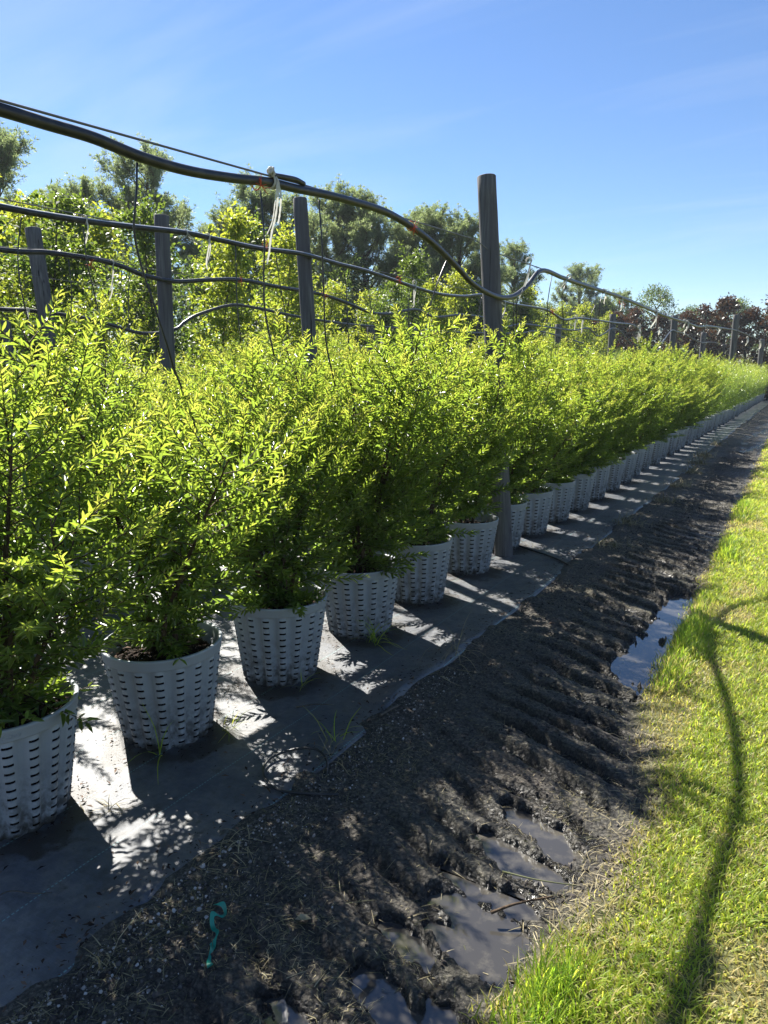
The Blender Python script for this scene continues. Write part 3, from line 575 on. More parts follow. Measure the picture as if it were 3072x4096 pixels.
for x, y, h, r, l in [(-7.6, 16.4, 2.72, .10, 'short grey post low between the trees, left of two between the tallest posts'), (-7.6, 18.7, 2.66, .10, 'short grey post low between the trees, right of two between the tallest posts'), (-7.5, 6.35, 2.25, .07, 'thin dark stump of a post at the left edge under a yellow shrub'),
                      (-6.0, 27.3, 3.3, .12, 'short far post in shade left of the far left post'), (-2.0, 36, 3.3, .12, 'distant slim post between the far middle post and the far right one'), (.05, 42, 3.2, .12, 'most distant post by the right edge, behind the far right one')]:
    post(x, y, h, .0, 0, r, l)

# ------------------------------------------------------------------ pipes and wires
PIPES = {1: [(.06,.2,2.30),(.06,.9,2.318),(.06,1.483,2.333),(.06,1.640,2.336),(.06,1.818,2.340),(.06,2.018,2.328),(.06,2.249,2.332),(.06,2.520,2.361),(.06,2.752,2.395),(.06,2.978,2.411),(.06,3.211,2.432),(.06,3.472,2.448),(.06,3.819,2.458),(.06,4.131,2.431),(.06,4.487,2.368),(.06,4.860,2.266),(.06,5.110,2.191),(.06,5.477,2.145),(.06,5.778,2.146),(.06,6.047,2.195),(.06,6.330,2.302),(.06,6.696,2.464),(.06,7.351,2.469),(.06,7.942,2.475),(.06,9.924,2.502),(.06,11.822,2.494),(.06,13.498,2.492),(.06,15.658,2.523),(.06,17.602,2.536),(.06,19.413,2.641),(.06,22.581,2.758),(.09,27.098,2.898),(.06,34.713,3.014),(.06,43.650,3.117),(.06,52,3.12)],
 2: [(-1.84,1.2,2.47),(-1.84,2.706,2.483),(-1.84,3.002,2.489),(-1.84,3.337,2.505),(-1.84,3.719,2.533),(-1.84,4.157,2.567),(-1.84,4.555,2.570),(-1.84,5.007,2.574),(-1.83,5.594,2.607),(-1.84,6.201,2.596),(-1.84,6.817,2.587),(-1.84,7.875,2.528),(-1.84,8.504,2.515),(-1.84,9.215,2.549),(-1.84,10.024,2.637),(-1.84,10.966,2.596),(-1.84,12.782,2.628),(-1.84,13.866,2.528),(-1.84,15.082,2.628),(-1.84,18.009,2.702),(-1.84,20.225,2.756),(-1.84,21.484,2.523),(-1.84,23.180,2.309),(-1.84,24.621,2.494),(-1.84,26.136,2.906),(-1.82,27.2,2.93),(-1.84,29.392,2.928),(-1.84,34,2.8),(-1.84,38,2.95),(-1.84,45,3.0)],
 3: [(-3.62,2.4,2.53),(-3.62,3.843,2.546),(-3.62,4.273,2.582),(-3.62,4.754,2.588),(-3.62,5.072,2.564),(-3.62,5.354,2.509),(-3.63,5.790,2.495),(-3.62,6.279,2.560),(-3.62,6.821,2.617),(-3.62,7.517,2.605),(-3.62,8.425,2.601),(-3.62,9.121,2.534),(-3.62,9.769,2.448),(-3.62,10.341,2.466),(-3.62,10.964,2.566),(-3.62,11.383,2.596),(-3.62,12.016,2.520),(-3.62,13.229,2.640),(-3.62,14.659,2.639),(-3.62,15.286,2.511),(-3.62,16.645,2.653),(-3.62,18.650,2.683),(-3.62,20.914,2.722),(-3.62,22.450,2.850),(-3.62,23.546,2.679),(-3.62,24.484,2.791),(-3.62,25.533,3.004),(-3.62,26.805,2.973),(-3.62,28.449,2.632),(-3.62,31,2.3),(-3.62,35,2.6)],
 4: [(-5.9,3.6,2.30),(-5.9,5.166,2.268),(-5.86,5.617,2.274),(-5.8,6.407,2.220),(-5.75,7.2,2.08),(-5.75,7.8,2.16),(-5.75,8.028,2.284),(-5.75,8.321,2.409),(-5.75,8.983,2.586),(-5.75,9.494,2.603),(-5.75,10.841,2.526),(-5.75,12.500,2.487),(-5.75,13.745,2.507),(-5.75,16.121,2.532),(-5.75,19.340,2.633),(-5.75,22.314,2.752),(-5.75,24.603,2.914),(-5.75,30,2.7)]}
plab = {1: 'thick black pipe above the front row, sagging in a deep loop before the tallest post', 2: 'black pipe with a pale stripe, second from the top at the left edge',
        3: 'black pipe along the third line of posts, crossing the leaning post near its top', 4: 'lowest black pipe of the four, rising in a hump between the left posts'}
for k, P in PIPES.items():
    b = MB(); Q = catmull(P, 7); r = {1: .0205, 2: .020, 3: .023, 4: .024}[k]; V, F = tube(Q, r, 12); mi = np.zeros(len(F[0]), int)
    if k in (2, 4): j = np.arange(len(F[0])) % 12; mi[j == (10 if k == 2 else 2)] = 1
    b.add(V, F[0], mi); b.add(V, F[1], 0); b.add(V, F[2], 0); tag(b.build('irrigation_pipe', [M['pipe'], M['stripe']]), plab[k], 'pipe', 'irrigation pipes over the rows')
def wire(P, r, label):
    b = MB(); V, F = tube(np.asarray(P), r, 6); b.add(V, F); tag(b.build('support_wire', M['wire']), label, 'wire', 'wires strung between the posts')
wire([(.07,.2,2.32),(.07,.9,2.335),(.07,1.485,2.356),(.07,2.721,2.418),(.065,2.978,2.436),(.03,3.5,2.468),(.03,4.13,2.475),(-.0,5.265,2.528),(-.065,5.743,2.515),(.03,6.692,2.490),(.03,9.914,2.535),(.06,13.5,2.53),(.06,19.4,2.67),(.02,26.8,2.93),(.02,44,3.15)], .0045, 'steel wire above the thick pipe, passing through the tallest post')
wire([(-1.84,1.2,2.52),(-1.84,2.711,2.526),(-1.84,3.887,2.544),(-1.86,5.594,2.632),(-1.93,5.743,2.63),(-1.84,7.212,2.617),(-1.84,9.525,2.65),(-1.84,15.1,2.68),(-1.84,20.2,2.80),(-1.88,27.2,2.96),(-1.84,45,3.05)], .0035, 'thin wire above the second pipe from the top at the left edge')
wire([(-3.62,2.4,2.565),(-3.62,3.845,2.572),(-3.62,4.274,2.605),(-3.62,4.804,2.612),(-3.70,5.743,2.585),(-3.62,8.4,2.64),(-3.62,15,2.68),(-3.62,26.8,3.0),(-3.62,40,2.9)], .0035, 'thin wire running along the pipe that crosses the leaning post')
wire([(-5.6,3.9,2.70),(-5.6,5.114,2.668),(-5.75,5.743,2.66),(-5.6,7.139,2.621),(-5.6,14,2.55),(-5.6,27,2.9)], .003, 'fine wire through the leaning post below its top')
# black sleeve on the wire beside the knotted strap
b = MB(); b.add(*tube(catmull([(.068, 2.78, 2.428), (.074, 2.86, 2.436), (.076, 2.95, 2.444), (.072, 3.02, 2.440)], 5), .012, 10)); tag(b.build('hose_sleeve', M['pipe']), 'short black hose sleeve on the wire right of the big knotted strap', 'hose sleeve')
TUBES = [
 (1, [(0.06, 2.005, 2.303), (0.06, 1.983, 2.191), (0.06, 1.975, 2.077), (0.06, 1.999, 1.966), (0.06, 2.042, 1.802), (0.06, 2.09, 1.665), (0.06, 2.143, 1.558), (0.06, 2.227, 1.369), (0.06, 2.246, 1.173), (0.06, 2.227, 0.977), (0.06, 2.177, 0.661)],
  'left of the knotted white strap, curving right into the second shrub'),
 (1, [(0.06, 2.708, 2.348), (0.06, 2.71, 2.136), (0.06, 2.715, 1.976), (0.06, 2.73, 1.813), (0.06, 2.765, 1.624)],
  'straight down beside the big knotted white strap'),
 (1, [(0.06, 3.161, 2.394), (0.06, 3.164, 2.203), (0.06, 3.197, 1.936), (0.06, 3.224, 1.704), (0.06, 3.279, 1.475)],
  'just right of the second tallest post'),
 (1, [(0.06, 4.682, 2.321), (0.06, 4.528, 2.169), (0.06, 4.429, 1.982), (0.06, 4.352, 1.771)],
  'bowing left in front of the trees, left of the tallest post'),
 (1, [(0.06, 5.966, 2.153), (0.06, 5.962, 2.079), (0.06, 6.013, 1.891), (0.06, 6.163, 1.621)],
  'left one of the close pair right of the tallest post'),
 (1, [(0.06, 6.062, 2.179), (0.06, 6.027, 2.084), (0.06, 6.102, 1.895), (0.06, 6.317, 1.615)],
  'right one of the close pair right of the tallest post'),
 (1, [(0.06, 7.008, 2.469), (0.06, 6.904, 2.313), (0.06, 6.91, 2.165), (0.06, 6.971, 2.028)],
  'bowed, where the pipe meets the wire again past the tallest post'),
 (1, [(0.06, 7.522, 2.467), (0.06, 7.365, 2.364), (0.06, 7.367, 2.252), (0.06, 7.499, 2.022)],
  'below the white bow on the pipe past the tallest post'),
 (1, [(0.06, 8.652, 2.455), (0.06, 8.621, 2.313), (0.06, 8.522, 2.207), (0.06, 8.522, 2.107)],
  'thin, in front of the distant pines, left of two'),
 (1, [(0.06, 8.988, 2.476), (0.06, 8.826, 2.329), (0.06, 8.892, 2.128), (0.06, 8.992, 1.976)],
  'thin, in front of the distant pines, right of two'),
 (2, [(-1.84, 2.831, 2.447), (-1.84, 2.785, 2.207), (-1.84, 2.793, 1.997), (-1.84, 2.819, 1.838), (-1.84, 2.845, 1.703)],
  'at the left edge of the second pipe by the leaning post'),
 (2, [(-1.84, 3.263, 2.465), (-1.84, 3.266, 2.268), (-1.84, 3.3, 2.099), (-1.84, 3.336, 1.896), (-1.84, 3.384, 1.596)],
  'hanging below the frayed strap on the second pipe'),
 (2, [(-1.84, 4.706, 2.568), (-1.84, 4.702, 2.306), (-1.84, 4.7, 2.088), (-1.84, 4.729, 1.794)],
  'from the second pipe midway between two grey posts'),
 (2, [(-1.84, 5.218, 2.58), (-1.84, 5.27, 2.324), (-1.84, 5.344, 2.045), (-1.84, 5.389, 1.816)],
  'from the second pipe just left of the second tallest post'),
 (2, [(-1.84, 6.284, 2.575), (-1.84, 6.339, 2.396), (-1.84, 6.366, 1.996), (-1.84, 6.395, 1.711)],
  'from the second pipe, right of the second tallest post'),
 (2, [(-1.84, 6.733, 2.55), (-1.84, 6.824, 2.225), (-1.84, 6.967, 1.83), (-1.84, 7.027, 1.622)],
  'from the second pipe, at its slope between the two tallest posts'),
 (2, [(-1.84, 7.712, 2.523), (-1.84, 7.669, 2.286), (-1.84, 7.697, 1.894)],
  'short, from the second pipe near a pale hanging strap'),
 (2, [(-1.84, 9.854, 2.603), (-1.84, 9.74, 2.28), (-1.84, 9.696, 1.898)],
  'from the second pipe just left of the tallest post'),
 (3, [(-3.62, 4.489, 2.555), (-3.62, 4.495, 2.319), (-3.62, 4.463, 1.986)],
  'from the third pipe beside the leaning grey post'),
 (3, [(-3.62, 5.175, 2.524), (-3.62, 5.143, 2.276), (-3.62, 5.119, 1.933)],
  'from the third pipe left of the third post'),
 (3, [(-3.62, 9.06, 2.529), (-3.62, 9.115, 2.241), (-3.62, 9.133, 1.847)],
  'from the third pipe low over the shrubs in mid row'),
]
TIES = [
 ([(-1.84, 3.269, 2.522), (-1.84, 3.278, 2.363)], 1, 'frayed pale strap on the second wire near the left edge'),
 ([(-1.84, 4.149, 2.576), (-1.84, 4.21, 2.513)], 0.8, 'short white strap folded over the second pipe by the third post'),
 ([(-1.84, 4.386, 2.586), (-1.84, 4.36, 2.338)], 1, 'pale strap hanging from a knot on the second pipe left of the second tallest post'),
 ([(-1.84, 7.81, 2.595), (-1.84, 7.793, 2.294)], 1, 'long pale strap on the second pipe left of the tallest post'),
 ([(0.06, 6.326, 2.516), (0.06, 6.134, 2.137)], 1, 'long white strap hanging from the bare wire just right of the tallest post'),
 ([(0.06, 7.563, 2.511), (0.06, 7.246, 2.345)], 1.2, 'white bow with short tails on the pipe past the tallest post'),
 ([(0.06, 9.919, 2.503), (0.06, 9.943, 2.319)], 1.2, 'white strap on the pipe in front of the dark red trees'),
 ([(0.06, 9.002, 2.508), (0.06, 9.142, 2.39)], 0.8, 'small white strap on the pipe in front of the far pines'),
 ([(-1.84, 10.725, 2.595), (-1.84, 10.671, 2.333)], 1, 'pale strap on the second pipe just right of the tallest post'),
 ([(-1.84, 14.708, 2.644), (-1.84, 14.589, 2.403)], 1, 'pale strap, left one of two at the dip of the second pipe'),
 ([(-1.84, 15.207, 2.676), (-1.84, 15.17, 2.324)], 1, 'pale strap, right one of two at the dip of the second pipe'),
 ([(-1.84, 20.878, 2.777), (-1.84, 20.825, 2.383)], 1.2, 'thick pale strap left of a pair above the deep pipe loop'),
 ([(-1.84, 20.991, 2.807), (-1.84, 21.063, 2.403)], 1, 'thin pale strap right of a pair above the deep pipe loop'),
 ([(0.06, 12.419, 2.506), (0.06, 12.332, 2.206)], 1.2, 'long pale strap where the pipe nears the far middle post'),
 ([(0.06, 15.542, 2.548), (0.06, 15.535, 2.415)], 1.2, 'pale strap past the far middle post, left of two'),
 ([(0.06, 15.891, 2.546), (0.06, 15.828, 2.307)], 1.4, 'pale strap past the far middle post, right of two'),
 ([(0.06, 22.003, 2.717), (0.06, 21.282, 2.532)], 1.2, 'pale strap left of the far right post'),
 ([(-1.84, 23.989, 2.891), (-1.84, 23.939, 2.663)], 1.4, 'pale strap on the second wire left of the far middle post'),
 ([(0.06, 31.958, 2.887), (0.06, 31.776, 2.552)], 1.5, 'pale strap just right of the far right post'),
 ([(0.06, 40.31, 3.03), (0.06, 40.465, 2.648)], 1.5, 'pale strap at the far right end of the pipe'),
 ([(-3.62, 4.965, 2.594), (-3.62, 4.926, 2.271)], 0.9, 'pale strap hanging from the third pipe left of the third post'),
 ([(-5.75, 5.498, 2.281), (-5.75, 5.498, 2.049)], 1, 'pale strap on the lowest pipe at the left edge beside the leaning post'),
 ([(-5.75, 13.745, 2.507), (-5.75, 13.723, 1.984)], 1, 'pale strap on the lowest pipe between the two tallest posts'),
]
TWINE = [
 ((0.06, 2.68, 2.372), 'orange twine tied round the thick pipe beside the big knotted strap'),
 ((-1.84, 5.076, 2.621), 'orange twine with upright ends on the second pipe'),
 ((0.06, 4.137, 2.432), 'orange twine at the crest where the thick pipe drops towards the tallest post'),
 ((-3.62, 4.705, 2.549), 'orange twine on the third pipe near the left edge'),
 ((-3.62, 8.502, 2.596), 'orange twine on the third pipe right of the second tallest post'),
 ((-3.62, 6.796, 2.609), 'orange twine on the third pipe between two grey posts'),
 ((-1.84, 7.412, 2.579), 'orange twine on the second pipe midway to the tallest post'),
 ((0.06, 9.987, 2.447), 'orange twine on the pipe in front of the dark red trees'),
 ((-1.84, 13.089, 2.622), 'orange twine at the step of the second pipe right of the tallest post'),
]

for k, P, l in TUBES:
    b = MB(); Q = catmull([(p[0]+(.0 if k > 1 else .012*math.sin(i*1.7)), p[1], p[2]) for i, p in enumerate(P)], 6); b.add(*tube(Q, .0042 if k == 1 else .0045, 6)); tag(b.build('drip_tube', M['tube']), 'thin black drip tube '+l, 'drip tube', 'drip tubes hanging from the pipes')
def strap(A, B, wd, label):
    A = np.array(A); B = np.array(B); d = math.hypot(A[0]-2.26, A[1]); W_ = wd*max(.008, .0029*d**.75); b = MB(); pr = .026
    b.add(*torus(A-[0, 0, .012], (0, 1, .1), pr, W_*.33, 14, 5), a=.7); b.add(*torus(A-[0, 0, .014]+[0, W_*.8, 0], (.1, 1, -.1), pr, W_*.3, 14, 5), a=.4)
    for s in range(2):
        P = catmull([A+[.024, 0, -.01], A*.6+B*.4+rng.normal(0, .012, 3)+[.02, 0, 0], B*.85+A*.15+rng.normal(0, .015, 3), B+rng.normal(0, .02, 3)*(1+s)+[0, 0, .06*s]], 4)
        side = np.stack([np.cos(np.linspace(0, 1.4+s, len(P))), np.sin(np.linspace(0, 1.4+s, len(P))), np.zeros(len(P))], -1); b.add(*ribbon(P, W_*(1-.3*s), side), a=rng.uniform(.2, 1))
    tag(b.build('tie_strap', M['strap']), label, 'strap', 'pale straps tied to the pipes and wires')
for (A, B), wd, l in TIES: strap(A, B, wd, l)
# big knotted strap on the thick pipe
b = MB(); c0 = np.array([.075, 2.775, 2.43])
for i in range(7):
    Vs, Fs = torus(c0+rng.normal(0, .006, 3)+[0, 0, .012], rng.normal(0, 1, 3), .010, .0058, 12, 6); b.add(Vs, Fs, a=rng.uniform(.3, 1))
b.add(*torus((.06, 2.80, 2.402), (0, 1, .1), .026, .006, 16, 5), a=.6); b.add(*torus((.06, 2.785, 2.40), (.1, 1, -.1), .026, .006, 16, 5), a=.8)
for P, wd in [([(.088, 2.80, 2.41), (.092, 2.79, 2.33), (.094, 2.765, 2.24), (.09, 2.74, 2.17), (.088, 2.72, 2.08), (.09, 2.70, 2.03)], .010), ([(.088, 2.80, 2.41), (.096, 2.808, 2.34), (.094, 2.80, 2.27), (.09, 2.79, 2.22)], .009), ([(.088, 2.795, 2.40), (.1, 2.76, 2.31), (.1, 2.735, 2.22), (.095, 2.70, 2.16), (.09, 2.69, 2.15)], .006)]:
    Q = catmull(P, 6); s_ = np.linspace(.2, 1.5, len(Q)); Vr, Fr = ribbon(Q, wd*(1+.25*np.sin(np.arange(len(Q))*1.9)), np.stack([np.cos(s_)*.3, np.cos(s_), np.zeros(len(Q))], -1)+.02); b.add(Vr, Fr, a=.5+.5*np.sin(np.arange(len(Vr))*2.1)**2)
tag(b.build('tie_strap', M['strap']), 'big knotted white strap with long frayed tails on the thick pipe', 'strap', 'pale straps tied to the pipes and wires')
for c, l in TWINE:
    c = np.array(c); b = MB(); sc = max(1, math.hypot(c[0]-2.26, c[1])/6); b.add(*torus(c, (0, 1, .08), .0265, .0026*sc, 16, 5))
    for s in range(8):
        e = c+[.028, 0, -.012]; d = unit(rng.normal(0, 1, 3)*[.25, 1, .7]); b.add(*tube(catmull([e, e+d*.02, e+d*.042*sc+rng.normal(0, .004, 3)], 3), .0013*sc, 4))
    tag(b.build('twine_tie', M['twine']), l, 'twine', 'orange twine ties on the pipes')

# ------------------------------------------------------------------ trees
def limb(b, p, d, L, r, n=7, droop=0.0, wob=.12):
    pts = [np.array(p, float)]; d = unit(d)
    for i in range(n): d = unit(d+rng.normal(0, wob, 3)+np.array([0, 0, droop])); pts.append(pts[-1]+d*L/n)
    pts = np.array(pts); b.add(*tube(pts, np.linspace(r, r*.25, n+1), 6)); return pts
def young_tree(seed, lm='young', ls=1.0):
    global rng; keep = rng; rng = np.random.default_rng(seed); tr = MB(); cr_ = MB(); Ht = 4.75; T = limb(tr, (0, 0, -.1), (0, 0, 1), Ht, .035, 12, .05, .05)
    P = []; D = []; A = []
    for k in range(64):
        t = rng.uniform(.12, .97); q = np.array([np.interp(t*12, np.arange(13), T[:, c]) for c in range(3)]); az = k*2.4+rng.normal(0, .3); prof = np.interp(t, [.1, .3, .6, .85, 1], [.7, 1.05, .9, .55, .2])
        br = limb(tr, q, (math.cos(az), math.sin(az), rng.uniform(.35, .95)), prof*rng.uniform(.6, 1.2), .011*(1.1-t)+.003, 5, .06, .16)
        for s in range(7):
            i = rng.uniform(.25, 1)*5; j = min(4, int(i)); e = br[j]*(1-(i-j))+br[j+1]*(i-j); dd = unit(br[j+1]-br[j]+rng.normal(0, .7, 3)); m = rng.integers(8, 17)
            u_ = rng.uniform(0, .34, m)[:, None]; P.append(e+dd*u_+rng.normal(0, .045, (m, 3))); D.append(unit(dd+rng.normal(0, .75, (m, 3))+[0, 0, -.1])); A.append(np.clip(rng.normal(.25+.5*t, .2, m), 0, 1))
    P, D, A = map(np.concatenate, (P, D, A)); n = len(P); leaves(cr_, DIAM, P, D, np.array([0, 0, 1.])+rng.normal(0, .5, (n, 3)), ls*rng.uniform(.06, .12, n), ls*rng.uniform(.034, .062, n), A)
    rng = keep; return cr_.mesh('crown', M[lm]), tr.mesh('trunk', M['treebark'])
def pine(seed, Ht, base, spread, nb):
    global rng; keep = rng; rng = np.random.default_rng(seed); tr = MB(); cr_ = MB(); T = limb(tr, (0, 0, -.3), (rng.normal(0, .03), rng.normal(0, .03), 1), Ht, .20, 14, .03, .03)
    P = []; D = []; A = []
    for k in range(nb):
        t = base+(1-base)*(k+.5)/nb*.99; q = np.array([np.interp(t*14, np.arange(15), T[:, c]) for c in range(3)]); az = k*2.4+rng.normal(0, .5); u = (t-base)/(1-base)
        prof = spread*np.interp(u, [0, .25, .6, .85, 1], [.6, 1, .95, .6, .22])*rng.uniform(.55, 1.15); br = limb(tr, q, (math.cos(az), math.sin(az), rng.uniform(.25, .75)+.4*u), prof, .05*(1-u)+.018, 7, .05, .15)
        for s in range(int(5+prof*6)):
            i = rng.uniform(.3, 1)**.7*7; j = min(6, int(i)); e = br[j]*(1-(i-j))+br[j+1]*(i-j); tw = limb(tr, e, unit(br[j+1]-br[j])+rng.normal(0, .8, 3)+[0, 0, .3], rng.uniform(.25, .7), .012, 3, .08, .15)
            for tip in (tw[-1], tw[-2], tw[1]):
                m = 18; c_ = tip+rng.normal(0, .05, 3); ax = unit(tw[-1]-tw[-2]+[0, 0, .3]); dd = unit(ax*.55+rng.normal(0, .75, (m, 3))); P.append(np.repeat(c_[None], m, 0)+dd*.02); D.append(dd); A.append(np.clip(rng.normal(.35+.25*rng.random(), .18, m), 0, 1))
    P, D, A = map(np.concatenate, (P, D, A)); n = len(P); leaves(cr_, DIAM, P, D, rng.normal(0, 1, (n, 3)), rng.uniform(.11, .20, n), rng.uniform(.020, .034, n), A, zs=.02)
    rng = keep; return cr_.mesh('crown', M['pine']), tr.mesh('trunk', M['pinebark'])
def broad(seed, Ht, rad, ncl, nl, ls, m, base=.18, squash=1.0):
    global rng; keep = rng; rng = np.random.default_rng(seed); tr = MB(); cr_ = MB(); limb(tr, (0, 0, -.3), (0, 0, 1), Ht*.75, .03*Ht+.02, 8, .05, .06)
    P = []; D = []; A = []
    for k in range(ncl):
        t = rng.uniform(base, 1); az = rng.uniform(0, 6.28); prof = rad*np.interp((t-base)/(1-base), [0, .2, .5, .8, 1], [.55, .95, 1, .72, .18]); q = prof*math.sqrt(rng.uniform(.15, 1)); c_ = np.array([q*math.cos(az), q*math.sin(az), t*Ht]); s = rng.uniform(.10, .24)*rad*squash+.08
        if k % 3 == 0: limb(tr, (0, 0, max(.1, c_[2]-.6*q)), c_-[0, 0, max(.1, c_[2]-.6*q)], np.linalg.norm(c_-[0, 0, max(.1, c_[2]-.6*q)]), .012*Ht*.5+.008, 5, 0, .06)
        n = int(nl*rng.uniform(.6, 1.4)); dv = unit(rng.normal(0, 1, (n, 3))); r_ = s*rng.random((n, 1))**.45; P.append(c_+dv*r_*[1, 1, .75]); D.append(unit(dv*.6+rng.normal(0, .8, (n, 3)))); A.append(np.clip(rng.normal(.25+.4*rng.random(), .2, n), 0, 1))
    P, D, A = map(np.concatenate, (P, D, A)); n = len(P); leaves(cr_, DIAM, P, D, np.array([0, 0, .6])+rng.normal(0, .6, (n, 3)), ls*rng.uniform(.7, 1.3, n), ls*.5*rng.uniform(.8, 1.2, n), A)
    rng = keep; return cr_.mesh('crown', m), tr.mesh('trunk', M['treebark'])
def tree(name, pr, x, y, s, label, cat='tree', group=None, hz=1.0):
    r_ = empty(name, (x, y, 0), random.uniform(0, 6.28)); r_.scale = (s, s, s*hz); link('crown', pr[0], r_); link('trunk', pr[1], r_); return tag(r_, label, cat, group)
YT = [young_tree(300), young_tree(301, 'younger', 1.1), young_tree(302, 'young', 1.15), young_tree(303), young_tree(304, 'younger', 1.0)]
i = 0
for rw, (x0, y0, y1) in enumerate([(-8.4, 3.5, 44), (-10.9, 5.5, 46), (-13.4, 7, 46)]):
    y = y0; j = 0
    while y < y1:
        rn = ['nearest', 'middle', 'back'][rw]; lab = ('young green tree in the %s row of the tree block, %s from the left' % (rn, ordn[j])) if j < 14 else 'far young green tree of the %s row, towards the dark red trees' % rn
        tree('young_tree', YT[(i*3+rw) % 5], x0+random.uniform(-.3, .3), y, random.uniform(.86, 1.10)*(1+.03*rw), lab, group='young trees in rows behind the posts', hz=random.uniform(.9, 1.1)); y += random.uniform(1.6, 2.3)*(1 if rw < 2 else 1.2); i += 1; j += 1
PN = [pine(400, 10.6, .34, 3.2, 66), pine(401, 10.2, .28, 2.7, 64), pine(402, 10.0, .45, 2.3, 46), pine(403, 9.6, .2, 3.0, 66)]
for v, x, y, s, l in [(1, -26.2, 18.6, 1.04, 'tall pine cut by the left edge, highest at that edge'), (3, -25.2, 20.8, .94, 'shorter pine right of the one at the left edge'), (3, -26.4, 19.7, .88, 'dense pine filling the gap beside the pine at the left edge'), (2, -27, 22.4, .93, 'slim pine behind the second pine from the left'), (0, -23.1, 22.7, .98, 'big lone round-headed pine left of the third post'), (3, -21.6, 24.6, .78, 'low bushy pine right of the big round pine'), (2, -20.6, 25.2, .82, 'narrow young pine between the round pine and the next tall one'),
                      (1, -19.5, 26.1, .93, 'open pine with sky through its crown, behind the big knotted strap'), (3, -17.8, 27.2, .90, 'full pine left of the tallest group'), (1, -16.7, 28.2, .92, 'tallest pine of the middle group, right of the second tallest post'), (0, -15.4, 29.0, .84, 'broad pine right of the tallest of the middle group'), (3, -14.0, 30.0, .88, 'pine in the middle of the group left of the tallest post'), (0, -13.0, 30.5, .80, 'round pine two left of the tallest post'), (1, -11.7, 31.2, .80, 'pine just left of the tallest post'), (2, -10.9, 32, .74, 'slim pine partly behind the tallest post'),
                      (2, -12.4, 40.5, .84, 'thin pine with gaps right of the tallest post'), (0, -12.0, 53.4, .82, 'distant round pine above the dark red trees, left one'), (3, -10.3, 54.0, .74, 'distant pine above the dark red trees, right one')]:
    tree('pine_tree', PN[v], x, y, s, l, 'pine', 'pines behind the young trees')
BT = [broad(500, 8, 2.7, 150, 60, .16, M['dark'], .08), broad(501, 7, 2.5, 130, 60, .15, M['dark'], .06)]
for k, (x, y, s) in enumerate([(-24, 12, .72), (-23, 15.5, .82), (-21, 18.5, .74), (-20.5, 21, .66), (-18, 23, .64), (-16.5, 25, .66), (-14.5, 26.5, .68), (-12.5, 28.5, .64), (-10.5, 30.5, .60), (-9.5, 36, .60), (-12, 37, .62), (-13.8, 47, .72), (-10, 52, .68), (-14, 33, .70), (-22, 9, .7), (-19, 27, .8), (-11, 45, .6)]):
    tree('broad_tree', BT[k % 2], x, y, s*1.12, ['dark rounded tree filling in below the pines, %s from the left' % ordn[k]][0], 'tree', 'dark trees below the pines')
for k, (x, y, s, l) in enumerate([(-7.3, 54.2, .90, 'distant grey green tree standing alone above the dark red trees, right of the pipe'), (-2.2, 55, .88, 'distant rounded tree behind the dark red trees near the right edge, tallest there'), (-5.2, 56, .74, 'low distant tree between the two rounded ones on the skyline'), (.2, 56, .80, 'distant tree cut by the right edge above the dark red trees'), (3.4, 57, .8, 'distant tree beyond the right edge of the dark red trees'), (-9, 57, .72, 'distant low tree left of the lone one on the skyline'), (-3.8, 57, .70, 'low distant tree just left of the tallest skyline tree near the right edge'), (-6.1, 58, .70, 'low distant tree just right of the lone skyline tree'), (-11.6, 55, .78, 'distant tree filling between the two distant pines on the skyline'), (-13.6, 50, .86, 'distant broad tree left of the distant pines, above the dark red trees')]):
    tree('distant_tree', BT[k % 2], x, y, s, l, 'tree', 'distant trees on the skyline')
MG = [broad(600+i, 5.4, 1.25, 90, 60, .17, M['magnolia'], .03, 1.2) for i in range(3)]
for k in range(15):
    x = -14.6+k*1.25; tree('magnolia_tree', MG[k % 3], x+random.uniform(-.2, .2), 46.5+.1*k+random.uniform(-.5, .5), [.90, 1.0, .93, .99, .86, .94, .98, .90, .92, .98, 1.05, .93, 1.06, 1.0, 1.0][k], 'dark red brown tree in the far end hedge, %s from its left end' % ordn[k], 'tree', 'dark red leaved trees at the far end')
# fan palm low behind the far posts
r_ = empty('fan_palm', (-5.2, 31, 0)); b = MB(); b2 = MB()
for k in range(16):
    az = k*2.4; el = rng.uniform(.2, 1.2); d = np.array([math.cos(az)*math.cos(el), math.sin(az)*math.cos(el), math.sin(el)]); e = d*1.1+[0, 0, 1.0]; b2.add(*tube([np.array([0, 0, .9]), d*.6+[0, 0, 1.02], e], [.02, .014, .01], 5)); sd_ = unit(np.cross(d, [0, 0, 1.])); m = 22; a = np.linspace(-1.3, 1.3, m)
    leaves(b, DIAM, np.repeat(e[None], m, 0), np.cos(a)[:, None]*d+np.sin(a)[:, None]*sd_+[0, 0, -.12], np.cross(sd_, d)+rng.normal(0, .1, (m, 3)), .75, .05, rng.uniform(0, 1, m), zs=.04)
b2.add(*tube([(0, 0, -.1), (0, 0, 1.0)], [.16, .13], 10)); b.build('fronds', M['palm'], r_); b2.build('trunk', M['treebark'], r_); tag(r_, 'fan palm low behind the far left post, in front of the dark red trees', 'palm')

